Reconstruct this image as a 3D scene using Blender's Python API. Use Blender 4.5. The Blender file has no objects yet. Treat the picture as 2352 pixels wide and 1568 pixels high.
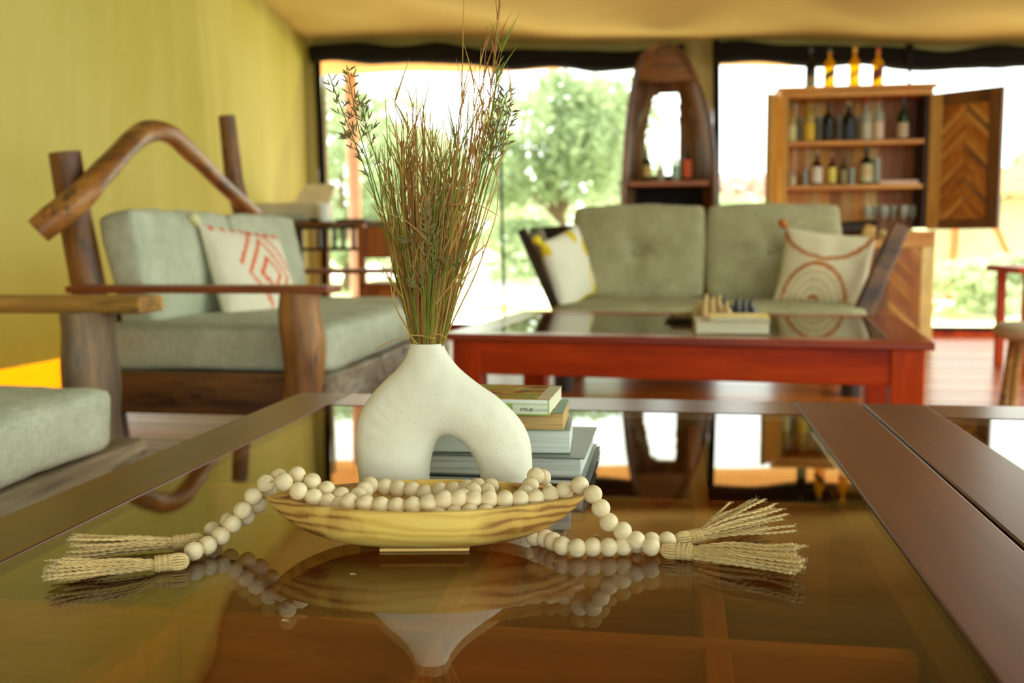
import bpy, bmesh, math, random
from mathutils import Vector, Matrix, noise, geometry
random.seed(7)
R = math.radians
S = bpy.context.scene
COL = S.collection
# ------------------------------------------------------------------ camera
FPX, W, H, EYE = 2287.0, 2352, 1568, 0.78
_th, _ph, _rl = R(9.19), math.atan(236.4/FPX), R(0.4)
FW = Vector((-math.sin(_th)*math.cos(_ph), math.cos(_th)*math.cos(_ph), -math.sin(_ph)))
RT0 = Vector((math.cos(_th), math.sin(_th), 0)); UP0 = RT0.cross(FW)
RT = RT0*math.cos(_rl) - UP0*math.sin(_rl); UP = UP0*math.cos(_rl) + RT0*math.sin(_rl)
CAM = Vector((0, 0, EYE))
cd = bpy.data.cameras.new('camera'); cam = bpy.data.objects.new('camera', cd); COL.objects.link(cam)
cd.sensor_width = 36; cd.lens = 36*FPX/W; cd.clip_start = 0.02; cd.clip_end = 400
m = Matrix((RT, UP, -FW)).transposed().to_4x4(); m.translation = CAM; cam.matrix_world = m
cd.dof.use_dof = True; cd.dof.focus_distance = 1.10; cd.dof.aperture_fstop = 4.6; cd.dof.aperture_blades = 0
S.camera = cam
# ------------------------------------------------------------------ view, world, sun
S.view_settings.view_transform = 'Standard'; S.view_settings.look = 'None'
S.view_settings.gamma = 1; S.view_settings.exposure = 0.56
S.view_settings.use_curve_mapping = False
wd = bpy.data.worlds.new('sky'); S.world = wd; wd.use_nodes = True
bg = wd.node_tree.nodes['Background']; bg.inputs[0].default_value = (0.90, 1.0, 0.93, 1); bg.inputs[1].default_value = 2.7
sd = bpy.data.lights.new('sun', 'SUN'); sd.energy = 8.0; sd.angle = R(1.5); sd.color = (1.0, 0.97, 0.82)
sun = bpy.data.objects.new('sun', sd); COL.objects.link(sun)
sun.rotation_euler = Vector((-0.52, 0.46, 0.72)).to_track_quat('Z', 'Y').to_euler()
try:
    c = S.cycles; c.max_bounces = 9; c.diffuse_bounces = 4; c.glossy_bounces = 4; c.transmission_bounces = 5
    c.transparent_max_bounces = 16; c.use_denoising = True; c.sample_clamp_indirect = 6; c.caustics_reflective = False
    c.blur_glossy = 0.5
except Exception: pass

# ------------------------------------------------------------------ pixel helpers (measurements from the photograph turned into room coordinates)
def ray(px, py): return (FW*FPX + RT*(px-W/2) - UP*(py-H/2))/FPX
def onz(px, py, z): d = ray(px, py); return CAM + d*((z-CAM.z)/d.z)
def ony(px, py, y): d = ray(px, py); return CAM + d*(y/d.y)
def onx(px, py, x): d = ray(px, py); return CAM + d*(x/d.x)

# ------------------------------------------------------------------ materials
def srgb(r, g, b):
    f = lambda c: (c/255/12.92) if c/255 <= 0.04045 else ((c/255+0.055)/1.055)**2.4
    return (f(r), f(g), f(b), 1)
def base(name, rough=0.6, spec=0.5):
    m = bpy.data.materials.new(name); m.use_nodes = True; nt = m.node_tree; b = nt.nodes['Principled BSDF']
    b.inputs['Roughness'].default_value = rough; b.inputs['Specular IOR Level'].default_value = spec
    return m, nt, b
def coords(nt, scale=(1, 1, 1), rnd=True):
    tc = nt.nodes.new('ShaderNodeTexCoord'); mp = nt.nodes.new('ShaderNodeMapping'); mp.inputs['Scale'].default_value = scale
    if rnd:
        oi = nt.nodes.new('ShaderNodeObjectInfo'); ml = nt.nodes.new('ShaderNodeMath'); ml.operation = 'MULTIPLY'; ml.inputs[1].default_value = 17.0
        nt.links.new(oi.outputs['Random'], ml.inputs[0]); ad = nt.nodes.new('ShaderNodeVectorMath'); ad.operation = 'ADD'
        nt.links.new(tc.outputs['Object'], ad.inputs[0]); nt.links.new(ml.outputs[0], ad.inputs[1]); nt.links.new(ad.outputs[0], mp.inputs[0])
    else: nt.links.new(tc.outputs['Object'], mp.inputs[0])
    return mp.outputs[0]
def noise_n(nt, vec, scale, detail=4, rough=0.55, dist=0.0):
    n = nt.nodes.new('ShaderNodeTexNoise'); n.inputs['Scale'].default_value = scale; n.inputs['Detail'].default_value = detail
    n.inputs['Roughness'].default_value = rough; n.inputs['Distortion'].default_value = dist; nt.links.new(vec, n.inputs['Vector']); return n.outputs['Fac']
def ramp(nt, fac, stops):
    r = nt.nodes.new('ShaderNodeValToRGB'); e = r.color_ramp.elements
    while len(e) < len(stops): e.new(0.5)
    for i, (p, c) in enumerate(stops): e[i].position = p; e[i].color = c
    nt.links.new(fac, r.inputs[0]); return r.outputs[0]
def mix(nt, a, b, f, mode='MIX'):
    n = nt.nodes.new('ShaderNodeMix'); n.data_type = 'RGBA'; n.blend_type = mode
    for i, v in ((0, f), (6, a), (7, b)):
        if isinstance(v, (int, float, tuple)): n.inputs[i].default_value = v
        else: nt.links.new(v, n.inputs[i])
    return n.outputs[2]
def bump(nt, b, fac, s=0.3, d=0.002):
    n = nt.nodes.new('ShaderNodeBump'); n.inputs['Strength'].default_value = s; n.inputs['Distance'].default_value = d
    nt.links.new(fac, n.inputs['Height']); nt.links.new(n.outputs[0], b.inputs['Normal'])
MATS = {}
def plain(name, col, rough=0.6, spec=0.5, metal=0.0, var=0.12, sc=6.0):
    if name in MATS: return MATS[name]
    m, nt, b = base(name, rough, spec); b.inputs['Metallic'].default_value = metal
    f = noise_n(nt, coords(nt), sc, 3)
    c2 = tuple(max(0, x*(1-var)) for x in col[:3])+(1,); c3 = tuple(min(1, x*(1+var)) for x in col[:3])+(1,)
    nt.links.new(ramp(nt, f, [(0.3, c2), (0.7, c3)]), b.inputs['Base Color']); MATS[name] = m; return m
def wood(name, dark, mid, light, axis=0, scale=9, rough=0.45, spec=0.5, stretch=0.09, streak=None, bs=0.25, coat=0.0):
    if name in MATS: return MATS[name]
    m, nt, b = base(name, rough, spec); sc = [1, 1, 1]; sc[axis] = stretch
    v = coords(nt, tuple(sc)); f1 = noise_n(nt, v, scale, 6, 0.62, 0.6); f2 = noise_n(nt, v, scale*7, 4, 0.7)
    c = ramp(nt, f1, [(0.32, dark), (0.5, mid), (0.68, light)]); g = ramp(nt, f2, [(0.3, (0.62, 0.62, 0.62, 1)), (0.65, (1.15, 1.15, 1.15, 1))])
    c = mix(nt, c, g, 0.7, 'MULTIPLY')
    if streak:
        f3 = noise_n(nt, v, scale*1.7, 5, 0.7, 1.2); k = ramp(nt, f3, [(0.52, (0, 0, 0, 1)), (0.66, (1, 1, 1, 1))]); c = mix(nt, c, streak, k)
    nt.links.new(c, b.inputs['Base Color']); bump(nt, b, f2, bs, 0.0012)
    if coat: b.inputs['Coat Weight'].default_value = coat; b.inputs['Coat Roughness'].default_value = 0.12
    MATS[name] = m; return m
def fabric(name, c1, c2, weave=420, rough=0.95, trans=0.0, bs=0.4):
    m, nt, b = base(name, rough, 0.15)
    v = coords(nt); f = noise_n(nt, v, 7, 5, 0.6); w1 = noise_n(nt, coords(nt, (1, 1, 0.12)), weave*0.5, 2); w2 = noise_n(nt, coords(nt, (0.15, 0.15, 1)), weave*0.5, 2)
    w = mix(nt, w1, w2, 0.5); c = ramp(nt, f, [(0.3, c1), (0.7, c2)])
    c = mix(nt, c, ramp(nt, w, [(0.35, (0.72, 0.72, 0.72, 1)), (0.65, (1.12, 1.12, 1.12, 1))]), 0.8, 'MULTIPLY')
    nt.links.new(c, b.inputs['Base Color']); bump(nt, b, w, bs, 0.001)
    return m
def canvas(name, c1, c2, trans=0.4, tcol=None, cmul=1.0):
    m, nt, b = base(name, 0.9, 0.1); v = coords(nt, (1, 1, 0.35), False); f = noise_n(nt, v, 1.6, 5, 0.6)
    c = ramp(nt, f, [(0.3, c1), (0.7, c2)]); nt.links.new(c, b.inputs['Base Color'])
    w = noise_n(nt, coords(nt, (1, 1, 1), False), 260, 2); bump(nt, b, w, 0.25, 0.001)
    t = nt.nodes.new('ShaderNodeBsdfTranslucent'); t.inputs[0].default_value = tcol or c2
    mx = nt.nodes.new('ShaderNodeMixShader'); mx.inputs[0].default_value = trans
    nt.links.new(b.outputs[0], mx.inputs[1]); nt.links.new(t.outputs[0], mx.inputs[2]); nt.links.new(mx.outputs[0], nt.nodes['Material Output'].inputs[0])
    return m
def vcol(name, rough=0.9, spec=0.2, fuzz=0.0):
    m, nt, b = base(name, rough, spec); a = nt.nodes.new('ShaderNodeAttribute'); a.attribute_name = 'col'
    f = noise_n(nt, coords(nt), 160, 3); c = mix(nt, a.outputs['Color'], ramp(nt, f, [(0.3, (0.82, 0.82, 0.82, 1)), (0.7, (1.1, 1.1, 1.1, 1))]), 0.7, 'MULTIPLY')
    nt.links.new(c, b.inputs['Base Color']); bump(nt, b, f, 0.3, 0.002); return m
def thin_glass(name, tint=(1, 1, 1, 1), rough=0.0, ior=1.5):
    m = bpy.data.materials.new(name); m.use_nodes = True; nt = m.node_tree; nt.nodes.remove(nt.nodes['Principled BSDF'])
    g = nt.nodes.new('ShaderNodeNewGeometry'); mr = nt.nodes.new('ShaderNodeMapRange'); mr.inputs['To Min'].default_value = ior; mr.inputs['To Max'].default_value = 1/ior
    nt.links.new(g.outputs['Backfacing'], mr.inputs[0]); fr = nt.nodes.new('ShaderNodeFresnel'); nt.links.new(mr.outputs[0], fr.inputs['IOR'])
    t = nt.nodes.new('ShaderNodeBsdfTransparent'); t.inputs[0].default_value = tint; gl = nt.nodes.new('ShaderNodeBsdfGlossy'); gl.inputs['Roughness'].default_value = rough
    mx = nt.nodes.new('ShaderNodeMixShader'); nt.links.new(fr.outputs[0], mx.inputs[0]); nt.links.new(t.outputs[0], mx.inputs[1]); nt.links.new(gl.outputs[0], mx.inputs[2])
    nt.links.new(mx.outputs[0], nt.nodes['Material Output'].inputs[0]); return m

# ------------------------------------------------------------------ mesh helpers
ORG = {}
def put(o, label=None, cat=None, group=None, kind=None):
    if label: o['label'] = label
    if cat: o['category'] = cat
    if group: o['group'] = group
    if kind: o['kind'] = kind
    return o
def thing(name, label, cat, loc=(0, 0, 0), rz=0, group=None):
    o = bpy.data.objects.new(name, None); COL.objects.link(o); o.location = loc; o.rotation_euler = (0, 0, rz); o.empty_display_size = 0.05
    return put(o, label, cat, group)
class MB:
    def __init__(s): s.v = []; s.f = []; s.c = []
    def add(s, vs, fs): n = len(s.v); s.v += [Vector(p) for p in vs]; s.f += [tuple(i+n for i in f) for f in fs]; return s
    def box(s, x0, x1, y0, y1, z0, z1, M=None):
        vs = [Vector((x, y, z)) for z in (z0, z1) for y in (y0, y1) for x in (x0, x1)]
        if M: vs = [M @ p for p in vs]
        return s.add(vs, [(0, 2, 3, 1), (4, 5, 7, 6), (0, 1, 5, 4), (2, 6, 7, 3), (0, 4, 6, 2), (1, 3, 7, 5)])
    def bar(s, a, b, w, t, upv=(0, 0, 1)):            # rectangular bar from a to b, w across, t thick
        a, b = Vector(a), Vector(b); d = (b-a).normalized(); u = Vector(upv); sd = d.cross(u)
        if sd.length < 1e-4: sd = d.cross(Vector((0, 1, 0)))
        sd.normalize(); n = sd.cross(d).normalized(); M = Matrix((sd, d, n)).transposed().to_4x4(); M.translation = a
        return s.box(-w/2, w/2, 0, (b-a).length, -t/2, t/2, M)
    def tube(s, pts, rad, seg=8, cap=True, nz=0.0, fl=1.0):
        pts = [Vector(p) for p in pts]; n = len(pts); rad = [rad]*n if isinstance(rad, (int, float)) else rad
        prev = None; vs = []; fs = []
        for i, p in enumerate(pts):
            d = (pts[min(i+1, n-1)]-pts[max(i-1, 0)]).normalized()
            if prev is None: u = d.cross(Vector((0, 0, 1))); u = u if u.length > 1e-3 else d.cross(Vector((1, 0, 0)))
            else: u = prev - d*prev.dot(d)
            u.normalize(); prev = u; w = d.cross(u)
            for k in range(seg):
                a = 2*math.pi*k/seg; r = rad[i]
                if nz: r *= 1+nz*noise.noise(Vector((math.cos(a)*1.3+p.x*7, math.sin(a)*1.3+p.y*7, p.z*7)))*2
                vs.append(p+(u*math.cos(a)+w*math.sin(a)*fl)*r)
        for i in range(n-1):
            for k in range(seg): a = i*seg+k; b = i*seg+(k+1) % seg; fs.append((a, b, b+seg, a+seg))
        if cap: fs.append(tuple(range(seg))[::-1]); fs.append(tuple(range((n-1)*seg, n*seg)))
        return s.add(vs, fs)
    def lathe(s, prof, c=(0, 0, 0), seg=16, M=None):   # prof: (r, z)
        vs = []; fs = []; n = len(prof)
        for r, z in prof:
            for k in range(seg):
                a = 2*math.pi*k/seg; p = Vector((r*math.cos(a), r*math.sin(a), z)); p = (M @ p) if M else p; vs.append(p+Vector(c))
        for i in range(n-1):
            for k in range(seg): a = i*seg+k; b = i*seg+(k+1) % seg; fs.append((a, b, b+seg, a+seg))
        fs.append(tuple(range(seg))[::-1]); fs.append(tuple(range((n-1)*seg, n*seg)))
        return s.add(vs, fs)
    def grid(s, fn, nu, nv, closed_u=False):
        vs = [fn(i/nu, j/nv) for j in range(nv+1) for i in range(nu+1)]; w = nu+1
        return s.add(vs, [(j*w+i, j*w+i+1, (j+1)*w+i+1, (j+1)*w+i) for j in range(nv) for i in range(nu)])
    def build(s, name, mat, parent=None, smooth=None, bevel=0, local=False, cols=None, seg=2, solid=0):
        me = bpy.data.meshes.new(name); o = Vector((0, 0, 0))
        if parent is not None and not local:
            M = parent.matrix_basis.copy(); q = parent.parent
            while q is not None: M = q.matrix_basis @ M; q = q.parent
            Mi = M.inverted(); vs = [Mi @ p for p in s.v]
        else: vs = s.v
        me.from_pydata([tuple(p) for p in vs], [], s.f); me.update()
        if smooth is not None:
            me.polygons.foreach_set('use_smooth', [True]*len(me.polygons)); 
            if smooth < 180: me.set_sharp_from_angle(angle=R(smooth))
        if cols:
            a = me.color_attributes.new('col', 'FLOAT_COLOR', 'POINT')
            for i, cc in enumerate(cols): a.data[i].color = cc
        ob = bpy.data.objects.new(name, me); COL.objects.link(ob); ob.parent = parent; me.materials.append(mat)
        if solid: md = ob.modifiers.new('solid', 'SOLIDIFY'); md.thickness = solid; md.offset = 0
        if bevel: md = ob.modifiers.new('bevel', 'BEVEL'); md.width = bevel; md.segments = seg; md.limit_method = 'ANGLE'; md.angle_limit = R(35)
        return ob
def smoothpath(pts, n):
    pts = [Vector(p) for p in pts]; out = []; N = len(pts)-1
    for i in range(n+1):
        t = i/n*N; k = min(int(t), N-1); f = t-k
        p0, p1, p2, p3 = pts[max(k-1, 0)], pts[k], pts[k+1], pts[min(k+2, N)]
        out.append(0.5*((2*p1)+(p2-p0)*f+(2*p0-5*p1+4*p2-p3)*f*f+(3*p1-p0-3*p2+p3)*f**3))
    return out
def softbox(w, d, h, r=0.04, n=14, puff=0.015, wr=0.004, seed=0, dimple=None):
    """rounded cushion block, centred, w x d x h"""
    bm = bmesh.new(); bmesh.ops.create_cube(bm, size=2); bmesh.ops.subdivide_edges(bm, edges=bm.edges[:], cuts=n, use_grid_fill=True)
    hw, hd, hh = w/2, d/2, h/2
    for v in bm.verts:
        x, y, z = v.co; p = Vector((x*hw, y*hd, z*hh)); q = Vector((max(-hw+r, min(hw-r, p.x)), max(-hd+r, min(hd-r, p.y)), max(-hh+r, min(hh-r, p.z))))
        dlt = p-q
        if dlt.length > 1e-6:
            # push to rounded surface
            mlen = max(abs(dlt.x), abs(dlt.y), abs(dlt.z)); p = q+dlt.normalized()*mlen
        b = puff*(1-x*x)*(1-y*y); p.z += b if z > 0.99 else (-b if z < -0.99 else 0)
        if abs(z) < .99 and abs(y) > .99: p.y += math.copysign(puff*0.8*(1-z*z)*(1-x*x), y)
        if abs(z) < .99 and abs(x) > .99: p.x += math.copysign(puff*0.8*(1-z*z)*(1-y*y), x)
        if dimple and z > .99:
            dd = math.hypot(x*hw, y*hd); p.z -= dimple*math.exp(-(dd/0.05)**2)+dimple*.5*math.exp(-(dd/.13)**2); ang = math.atan2(y, x); p.z += 0.008*math.sin(ang*5+1)*math.exp(-((dd-.1)/.09)**2)
        nn = noise.noise(Vector((p.x*5+seed, p.y*5, p.z*5)))*wr*1.6+noise.noise(Vector((p.x*16+seed, p.y*16, p.z*11)))*wr*0.7
        v.co = p*(1+0)+Vector((x, y, z)).normalized()*nn
    mb = MB(); bm.verts.ensure_lookup_table(); mb.v = [v.co.copy() for v in bm.verts]; mb.f = [tuple(v.index for v in f.verts) for f in bm.faces]; bm.free(); return mb
def pillow(w, h, t, n=40, seed=0, pinch=0.05):
    """scatter pillow in its local xz plane, thickness along y; returns MB, list of (u,v) for colouring"""
    mb = MB(); uv = []
    for side in (-1, 1):
        def fn(i, j, side=side):
            u, v = i*2-1, j*2-1; e = 1-pinch*(1-abs(u)**2)*1.0; e2 = 1-pinch*(1-abs(v)**2)
            k = max(0, (1-u*u)*(1-v*v))**0.42
            wv = noise.noise(Vector((u*2+seed, v*2, side)))*0.012*k
            uv.append((u, v, side)); return Vector((u*w/2*e2, side*(t/2*k+wv), v*h/2*e))
        mb.grid(fn, n, n)
    w1 = (n+1)**2
    return mb, uv
def xf(mb, M): mb.v = [M @ p for p in mb.v]; return mb
def T(loc, rx=0, ry=0, rz=0): return Matrix.Translation(loc) @ Matrix.Rotation(R(rz), 4, 'Z') @ Matrix.Rotation(R(ry), 4, 'Y') @ Matrix.Rotation(R(rx), 4, 'X')

# ------------------------------------------------------------------ palette
M_canvas = canvas('canvas_wall', srgb(176, 165, 104), srgb(194, 184, 128), 0.085, (0.47, 0.40, 0.02, 1))
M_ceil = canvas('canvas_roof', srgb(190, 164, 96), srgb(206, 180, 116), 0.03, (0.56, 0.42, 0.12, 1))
M_black = plain('black_canvas', srgb(24, 22, 20), 0.85, 0.2, sc=3)
M_fly = canvas('fly_canvas', srgb(215, 168, 112), srgb(225, 180, 122), 0.35, (0.85, 0.54, 0.26, 1))
M_floor = wood('floor_wood', srgb(130, 56, 8), srgb(180, 86, 14), srgb(210, 116, 26), 0, 7, 0.25, 0.22, 0.05, bs=0.15)
M_orange = plain('varnished_deck', (0.42, 0.13, 0.001, 1), 0.9, 0.0)
M_mahog = wood('mahogany', srgb(70, 28, 10), srgb(90, 38, 14), srgb(108, 50, 20), 1, 8, 0.31, 0.8, 0.06, bs=0.12)
M_mahogx = wood('mahogany_cross', srgb(70, 28, 10), srgb(90, 38, 14), srgb(108, 50, 20), 0, 8, 0.25, 0.9, 0.06, bs=0.12)
M_inner = wood('inner_wood', srgb(150, 70, 12), srgb(200, 106, 24), srgb(226, 140, 44), 0, 6, 0.5, 0.4, 0.12)
M_innery = wood('inner_wood_long', srgb(150, 70, 12), srgb(200, 106, 24), srgb(226, 140, 44), 1, 6, 0.5, 0.4, 0.12)
M_redtop = wood('red_wood_top', srgb(120, 34, 6), srgb(150, 50, 8), srgb(170, 64, 12), 0, 5, 0.2, 0.9, 0.12, bs=0.05)
M_red = wood('red_wood', srgb(150, 40, 0), srgb(190, 60, 0), srgb(210, 80, 4), 0, 5, 0.4, 0.2, 0.12, bs=0.1)
M_redv = wood('red_wood_upright', srgb(150, 40, 0), srgb(190, 60, 0), srgb(210, 80, 4), 2, 5, 0.4, 0.2, 0.12, bs=0.1)
M_log = wood('log_wood', srgb(84, 48, 18), srgb(140, 92, 40), srgb(182, 130, 66), 2, 8, 0.5, 0.5, 0.2, streak=srgb(52, 44, 38), bs=0.6)
M_logx = wood('log_wood_long', srgb(100, 56, 18), srgb(160, 100, 40), srgb(190, 130, 62), 1, 7, 0.42, 0.5, 0.2, streak=srgb(64, 48, 36), bs=0.6)
M_beam = wood('beam_wood', srgb(60, 36, 16), srgb(96, 60, 26), srgb(128, 88, 44), 0, 6, 0.5, 0.4, 0.12, streak=srgb(48, 26, 12))
M_armw = wood('arm_wood', srgb(104, 46, 18), srgb(134, 66, 30), srgb(150, 86, 44), 0, 6, 0.35, 0.5, 0.1)
M_grey = wood('weathered_wood', srgb(84, 70, 48), srgb(134, 116, 84), srgb(170, 154, 120), 1, 7, 0.6, 0.4, 0.1, streak=srgb(72, 56, 40))
M_greyx = wood('weathered_wood_cross', srgb(120, 82, 30), srgb(172, 124, 50), srgb(198, 154, 76), 0, 7, 0.6, 0.4, 0.1, streak=srgb(84, 60, 36))
M_dark = wood('dark_wood', srgb(30, 18, 10), srgb(48, 30, 18), srgb(66, 42, 26), 2, 7, 0.5, 0.4, 0.12)
M_cush = fabric('grey_linen', srgb(176, 180, 152), srgb(204, 206, 178))
M_cush2 = fabric('taupe_linen', srgb(158, 150, 112), srgb(178, 170, 130))
M_ceramic = None
M_clear = thin_glass('clear_glass')

# ================================================================== SETTING
BACK = 8.2; WX = -3.05
# floor boards
fl = MB().box(-3.2, 3.5, -3.0, 8.55, -0.12, -0.03).build('floor', M_dark); put(fl, kind='structure')
x0, x1 = -3.2, 3.5
pm = MB().box(0, x1-x0, 0, 0.094, 0, 0.03).build('plank', M_floor, fl, bevel=0.003, local=True, seg=1)
nb = int((8.55+3.0)/0.1)
for i in range(nb):
    o = pm if i == 0 else pm.copy()
    if i: COL.objects.link(o); o.parent = fl
    o.location = (x0, -3.0+i*0.1, -0.03+random.uniform(-.001, .001))
# outside deck and ground
dk = MB().box(-5.4, -3.2, -2, 8.6, -0.1, -0.03).build('floor_outside', M_dark); put(dk, kind='structure')
pm = MB().box(0, 2.1, 0, 0.094, 0, 0.03).build('plank', M_orange, dk, bevel=0.003, local=True, seg=1)
for i in range(105):
    o = pm if i == 0 else pm.copy()
    if i: COL.objects.link(o); o.parent = dk
    o.location = (-5.35, -2+i*0.1, -0.03)
dkr = MB().box(3.5, 8.5, -9, 8.6, -.1, -.004).box(-5.4, 3.5, -9, -3.0, -.1, -.004).build('floor_bounce_blocker', wood('bounce_blocker_wood', srgb(60, 34, 18), srgb(84, 50, 26), srgb(104, 66, 36), 0, 6, .7, .2, .06)); put(dkr, kind='structure')  # unseen dark deck added to cut light bounced up to the ceiling
def ground_m():
    m, nt, b = base('lawn', 0.95, 0.1); v = coords(nt, (1, 1, 1), False)
    f = noise_n(nt, v, 0.22, 5, 0.6); f2 = noise_n(nt, v, 9, 3)
    c = ramp(nt, f, [(0.40, srgb(168, 184, 100)), (0.47, srgb(224, 218, 180)), (0.53, srgb(240, 230, 222))])
    sx_ = nt.nodes.new('ShaderNodeSeparateXYZ'); nt.links.new(v, sx_.inputs[0]); st_ = nt.nodes.new('ShaderNodeMapRange'); st_.inputs['From Min'].default_value = 6; st_.inputs['From Max'].default_value = 10; nt.links.new(sx_.outputs[1], st_.inputs[0])
    c = mix(nt, srgb(62, 76, 34), c, st_.outputs[0])  # unseen ground nearer than the back opening darkened to weaken bounce onto the ceiling
    nt.links.new(mix(nt, c, ramp(nt, f2, [(0.3, (.8, .8, .8, 1)), (0.7, (1.1, 1.1, 1.1, 1))]), 0.6, 'MULTIPLY'), b.inputs['Base Color']); return m
gm = MB(); gm.grid(lambda u, v: Vector(((u-.5)*160, -20+v*140, -0.35+0.25*noise.noise(Vector((u*14, v*14, 0))) if v*140-20 > 12 else -0.35)), 80, 70)
put(gm.build('ground', ground_m(), smooth=180), kind='structure')

# left canvas wall with vertical folds, reaching up to the pitched roof
def pitch(s):                       # roof height, s metres in from back eave; unseen pitch steepened to darken reflections
    r_ = max(0.0, min(s, 9.9-s)-1.75); return 0.045*min(s, 1.75)+0.95*r_
def topz(y): return 2.47+pitch(BACK-y)
def wall_left(u, v):
    y = -3.0+u*(BACK+3.0+.02); z = 0.19+v*(topz(y)-0.10)
    d = 0.0
    for yc, a, w in ((1.2, .03, .12), (2.1, .05, .2), (2.75, .03, .1), (3.55, .05, .13), (4.05, .045, .09), (4.5, .03, .11), (5.0, .05, .1), (5.5, .03, .08), (6.1, .045, .12), (6.7, .03, .1), (7.3, .03, .09), (7.8, .02, .08), (1.7, .02, .06), (2.45, .025, .05), (3.2, .02, .05), (3.8, .03, .05), (4.28, .02, .05), (4.75, .025, .05), (5.25, .02, .05), (5.8, .025, .05), (6.4, .02, .06)):
        d += 2.6*a*math.exp(-((y-yc-0.05*math.sin(z*1.3+yc))/w)**2)*(0.55+0.45*math.cos(z*0.8+yc*2))
    d += 0.02*noise.noise(Vector((y*1.2, z*0.7, 3)))
    return Vector((WX+d-0.03, y, z))
wl = MB().grid(wall_left, 420, 40).build('wall_left', M_canvas, smooth=180); put(wl, kind='structure')
wf = MB().grid(lambda u, v: Vector((-3.1+1.3*u, -3.0+0.05*math.sin(u*30)+0.02*math.sin(u*71), .05+v*(topz(-3.0)-.05))), 80, 4).build('wall_front_blocker', M_canvas, smooth=180); put(wf, kind='structure')  # unseen wall piece added to shade one side of the left wall folds
# back wall: corner strip, column, header
def strip(xa, xb, z0, z1, seed, n=16, y=BACK):
    mb = MB(); mb.grid(lambda u, v: Vector((xa+(xb-xa)*u, y+0.012*noise.noise(Vector((u*4+seed, v*5, 0)))+0.012*math.sin(u*9+seed), z0+(z1-z0)*v)), n, 24); return mb
bw = thing('wall_back', None, None); put(bw, kind='structure')
strip(-3.1, -2.985, 0.0, 2.62, 1).build('corner_strip', M_canvas, bw, smooth=180, solid=.004)
strip(0.07, 0.30, 0.0, 2.6, 2).build('column_strip', M_canvas, bw, smooth=180, solid=.004)
def zt(x): return 2.44-0.040*(x+3)+0.02*math.sin(x*2.2)
hd = MB(); hd.grid(lambda u, v: Vector((-3.1+6.6*u, BACK+0.012, zt(-3.1+6.6*u)-0.13+0.4*v)), 60, 2)
hd.build('header_strip', M_canvas, bw, smooth=180, solid=.004)
# window 1 and 2 (openings with dark webbing frames, zip and sill)
def window(name, xa, xb, zipx):
    w = thing(name, None, None); put(w, kind='structure')
    MB().grid(lambda u, v: Vector((xa+0.055*u+0.01*math.sin(v*4), BACK-0.01, v*2.36)), 2, 16).build('window_frame', M_black, w, solid=.012)
    MB().grid(lambda u, v: Vector((xb-0.03+0.03*u, BACK-0.01, v*2.3)), 2, 16).build('window_frame', M_black, w, solid=.012)
    MB().box(xa, xb, BACK-.05, BACK+.05, 0, 0.035).build('sill', M_redv, w, bevel=.005)
    MB().box(xa, xb, BACK-.02, BACK+.01, 0.035, 0.07).build('bottom_band', M_black, w)
    for zx in zipx: MB().tube([(zx, BACK, 0.05), (zx-.02, BACK, 1.1), (zx-.03, BACK, 2.3)], 0.014, 6).build('zip', M_black, w, smooth=60)
    return w
w1 = window('window_1', -2.985, 0.07, (-1.387,))
MB().grid(lambda u, v: Vector((-2.93+0.035*u, BACK, .05+v*2.1)), 2, 4).build('edge_tape', plain('cream_tape', srgb(230, 220, 190), .8), w1, solid=.004)
window('window_2', 0.30, 3.4, ())
# rolled black blinds above
def roll(xa, xb, lab):
    mb = MB(); n = 60
    pts = [Vector((xa+(xb-xa)*i/n, BACK-0.07, zt(xa+(xb-xa)*i/n)-0.115+0.012*math.sin(i*.35)-0.02*math.sin(i/n*math.pi)+(0.03 if xa > 0 else -.015)*i/n)) for i in range(n+1)]
    mb.tube(pts, [0.078+0.008*math.sin(i*.5+xa) for i in range(n+1)], 12, fl=1, nz=.04)
    o = mb.build('rolled_blind', M_black, smooth=180); put(o, lab, 'blind', 'rolled blinds'); return o
roll(-2.99, 0.05, 'rolled black canvas blind over the opening left of the canoe shelf')
roll(0.30, 3.4, 'rolled black canvas blind over the opening behind the bar cabinet')
st = MB().tube([(1.735, BACK-.17, 2.2), (1.735, BACK-.2, 2.1)], [.03, .018], 8); st.tube([(1.735, BACK-.2, 2.1), (1.735, BACK-.2, 1.86)], .012, 6)
put(st.build('blind_strap', M_black, smooth=60), 'dark strap hanging from the rolled blind to the cabinet top', 'strap')
# fly sheet edge outside
fy = MB().grid(lambda u, v: Vector((-4.6+10*u, BACK+0.1+1.6*v, 2.53-0.09*v-0.014*(-1.6+10*u)+0.012*math.sin(u*40)*v)), 60, 6)
put(fy.build('fly_sheet', M_fly, smooth=180, solid=.005), 'salmon lit canvas fly sheet edge seen under the black rolled blinds', 'awning')
# ceiling with sagging folds
def ceil(u, v):
    x = -3.15+6.75*u; y = -3.0+(BACK+3.05)*v; s = BACK-y
    z = zt(x)+pitch(s)+0.10*math.sin(min(s, 2.5)/2.5*math.pi)*0.35
    e = min(1, s/0.5)
    dx = x+3.0
    z -= e*0.035*math.sin((x*0.9+s*1.5)*2.6+1.5*noise.noise(Vector((x*.6, y*.5, 0))))*math.exp(-((x+.6)/2.2)**2)
    z -= e*0.10*noise.noise(Vector((x*0.9+s*.7, s*0.5, 5)))
    if dx < 1.0: z += (1-dx)**2*0.05*e
    return Vector((x, y, z))
cl = MB().grid(ceil, 150, 150).build('ceiling', M_ceil, smooth=180); put(cl, kind='structure')
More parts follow.
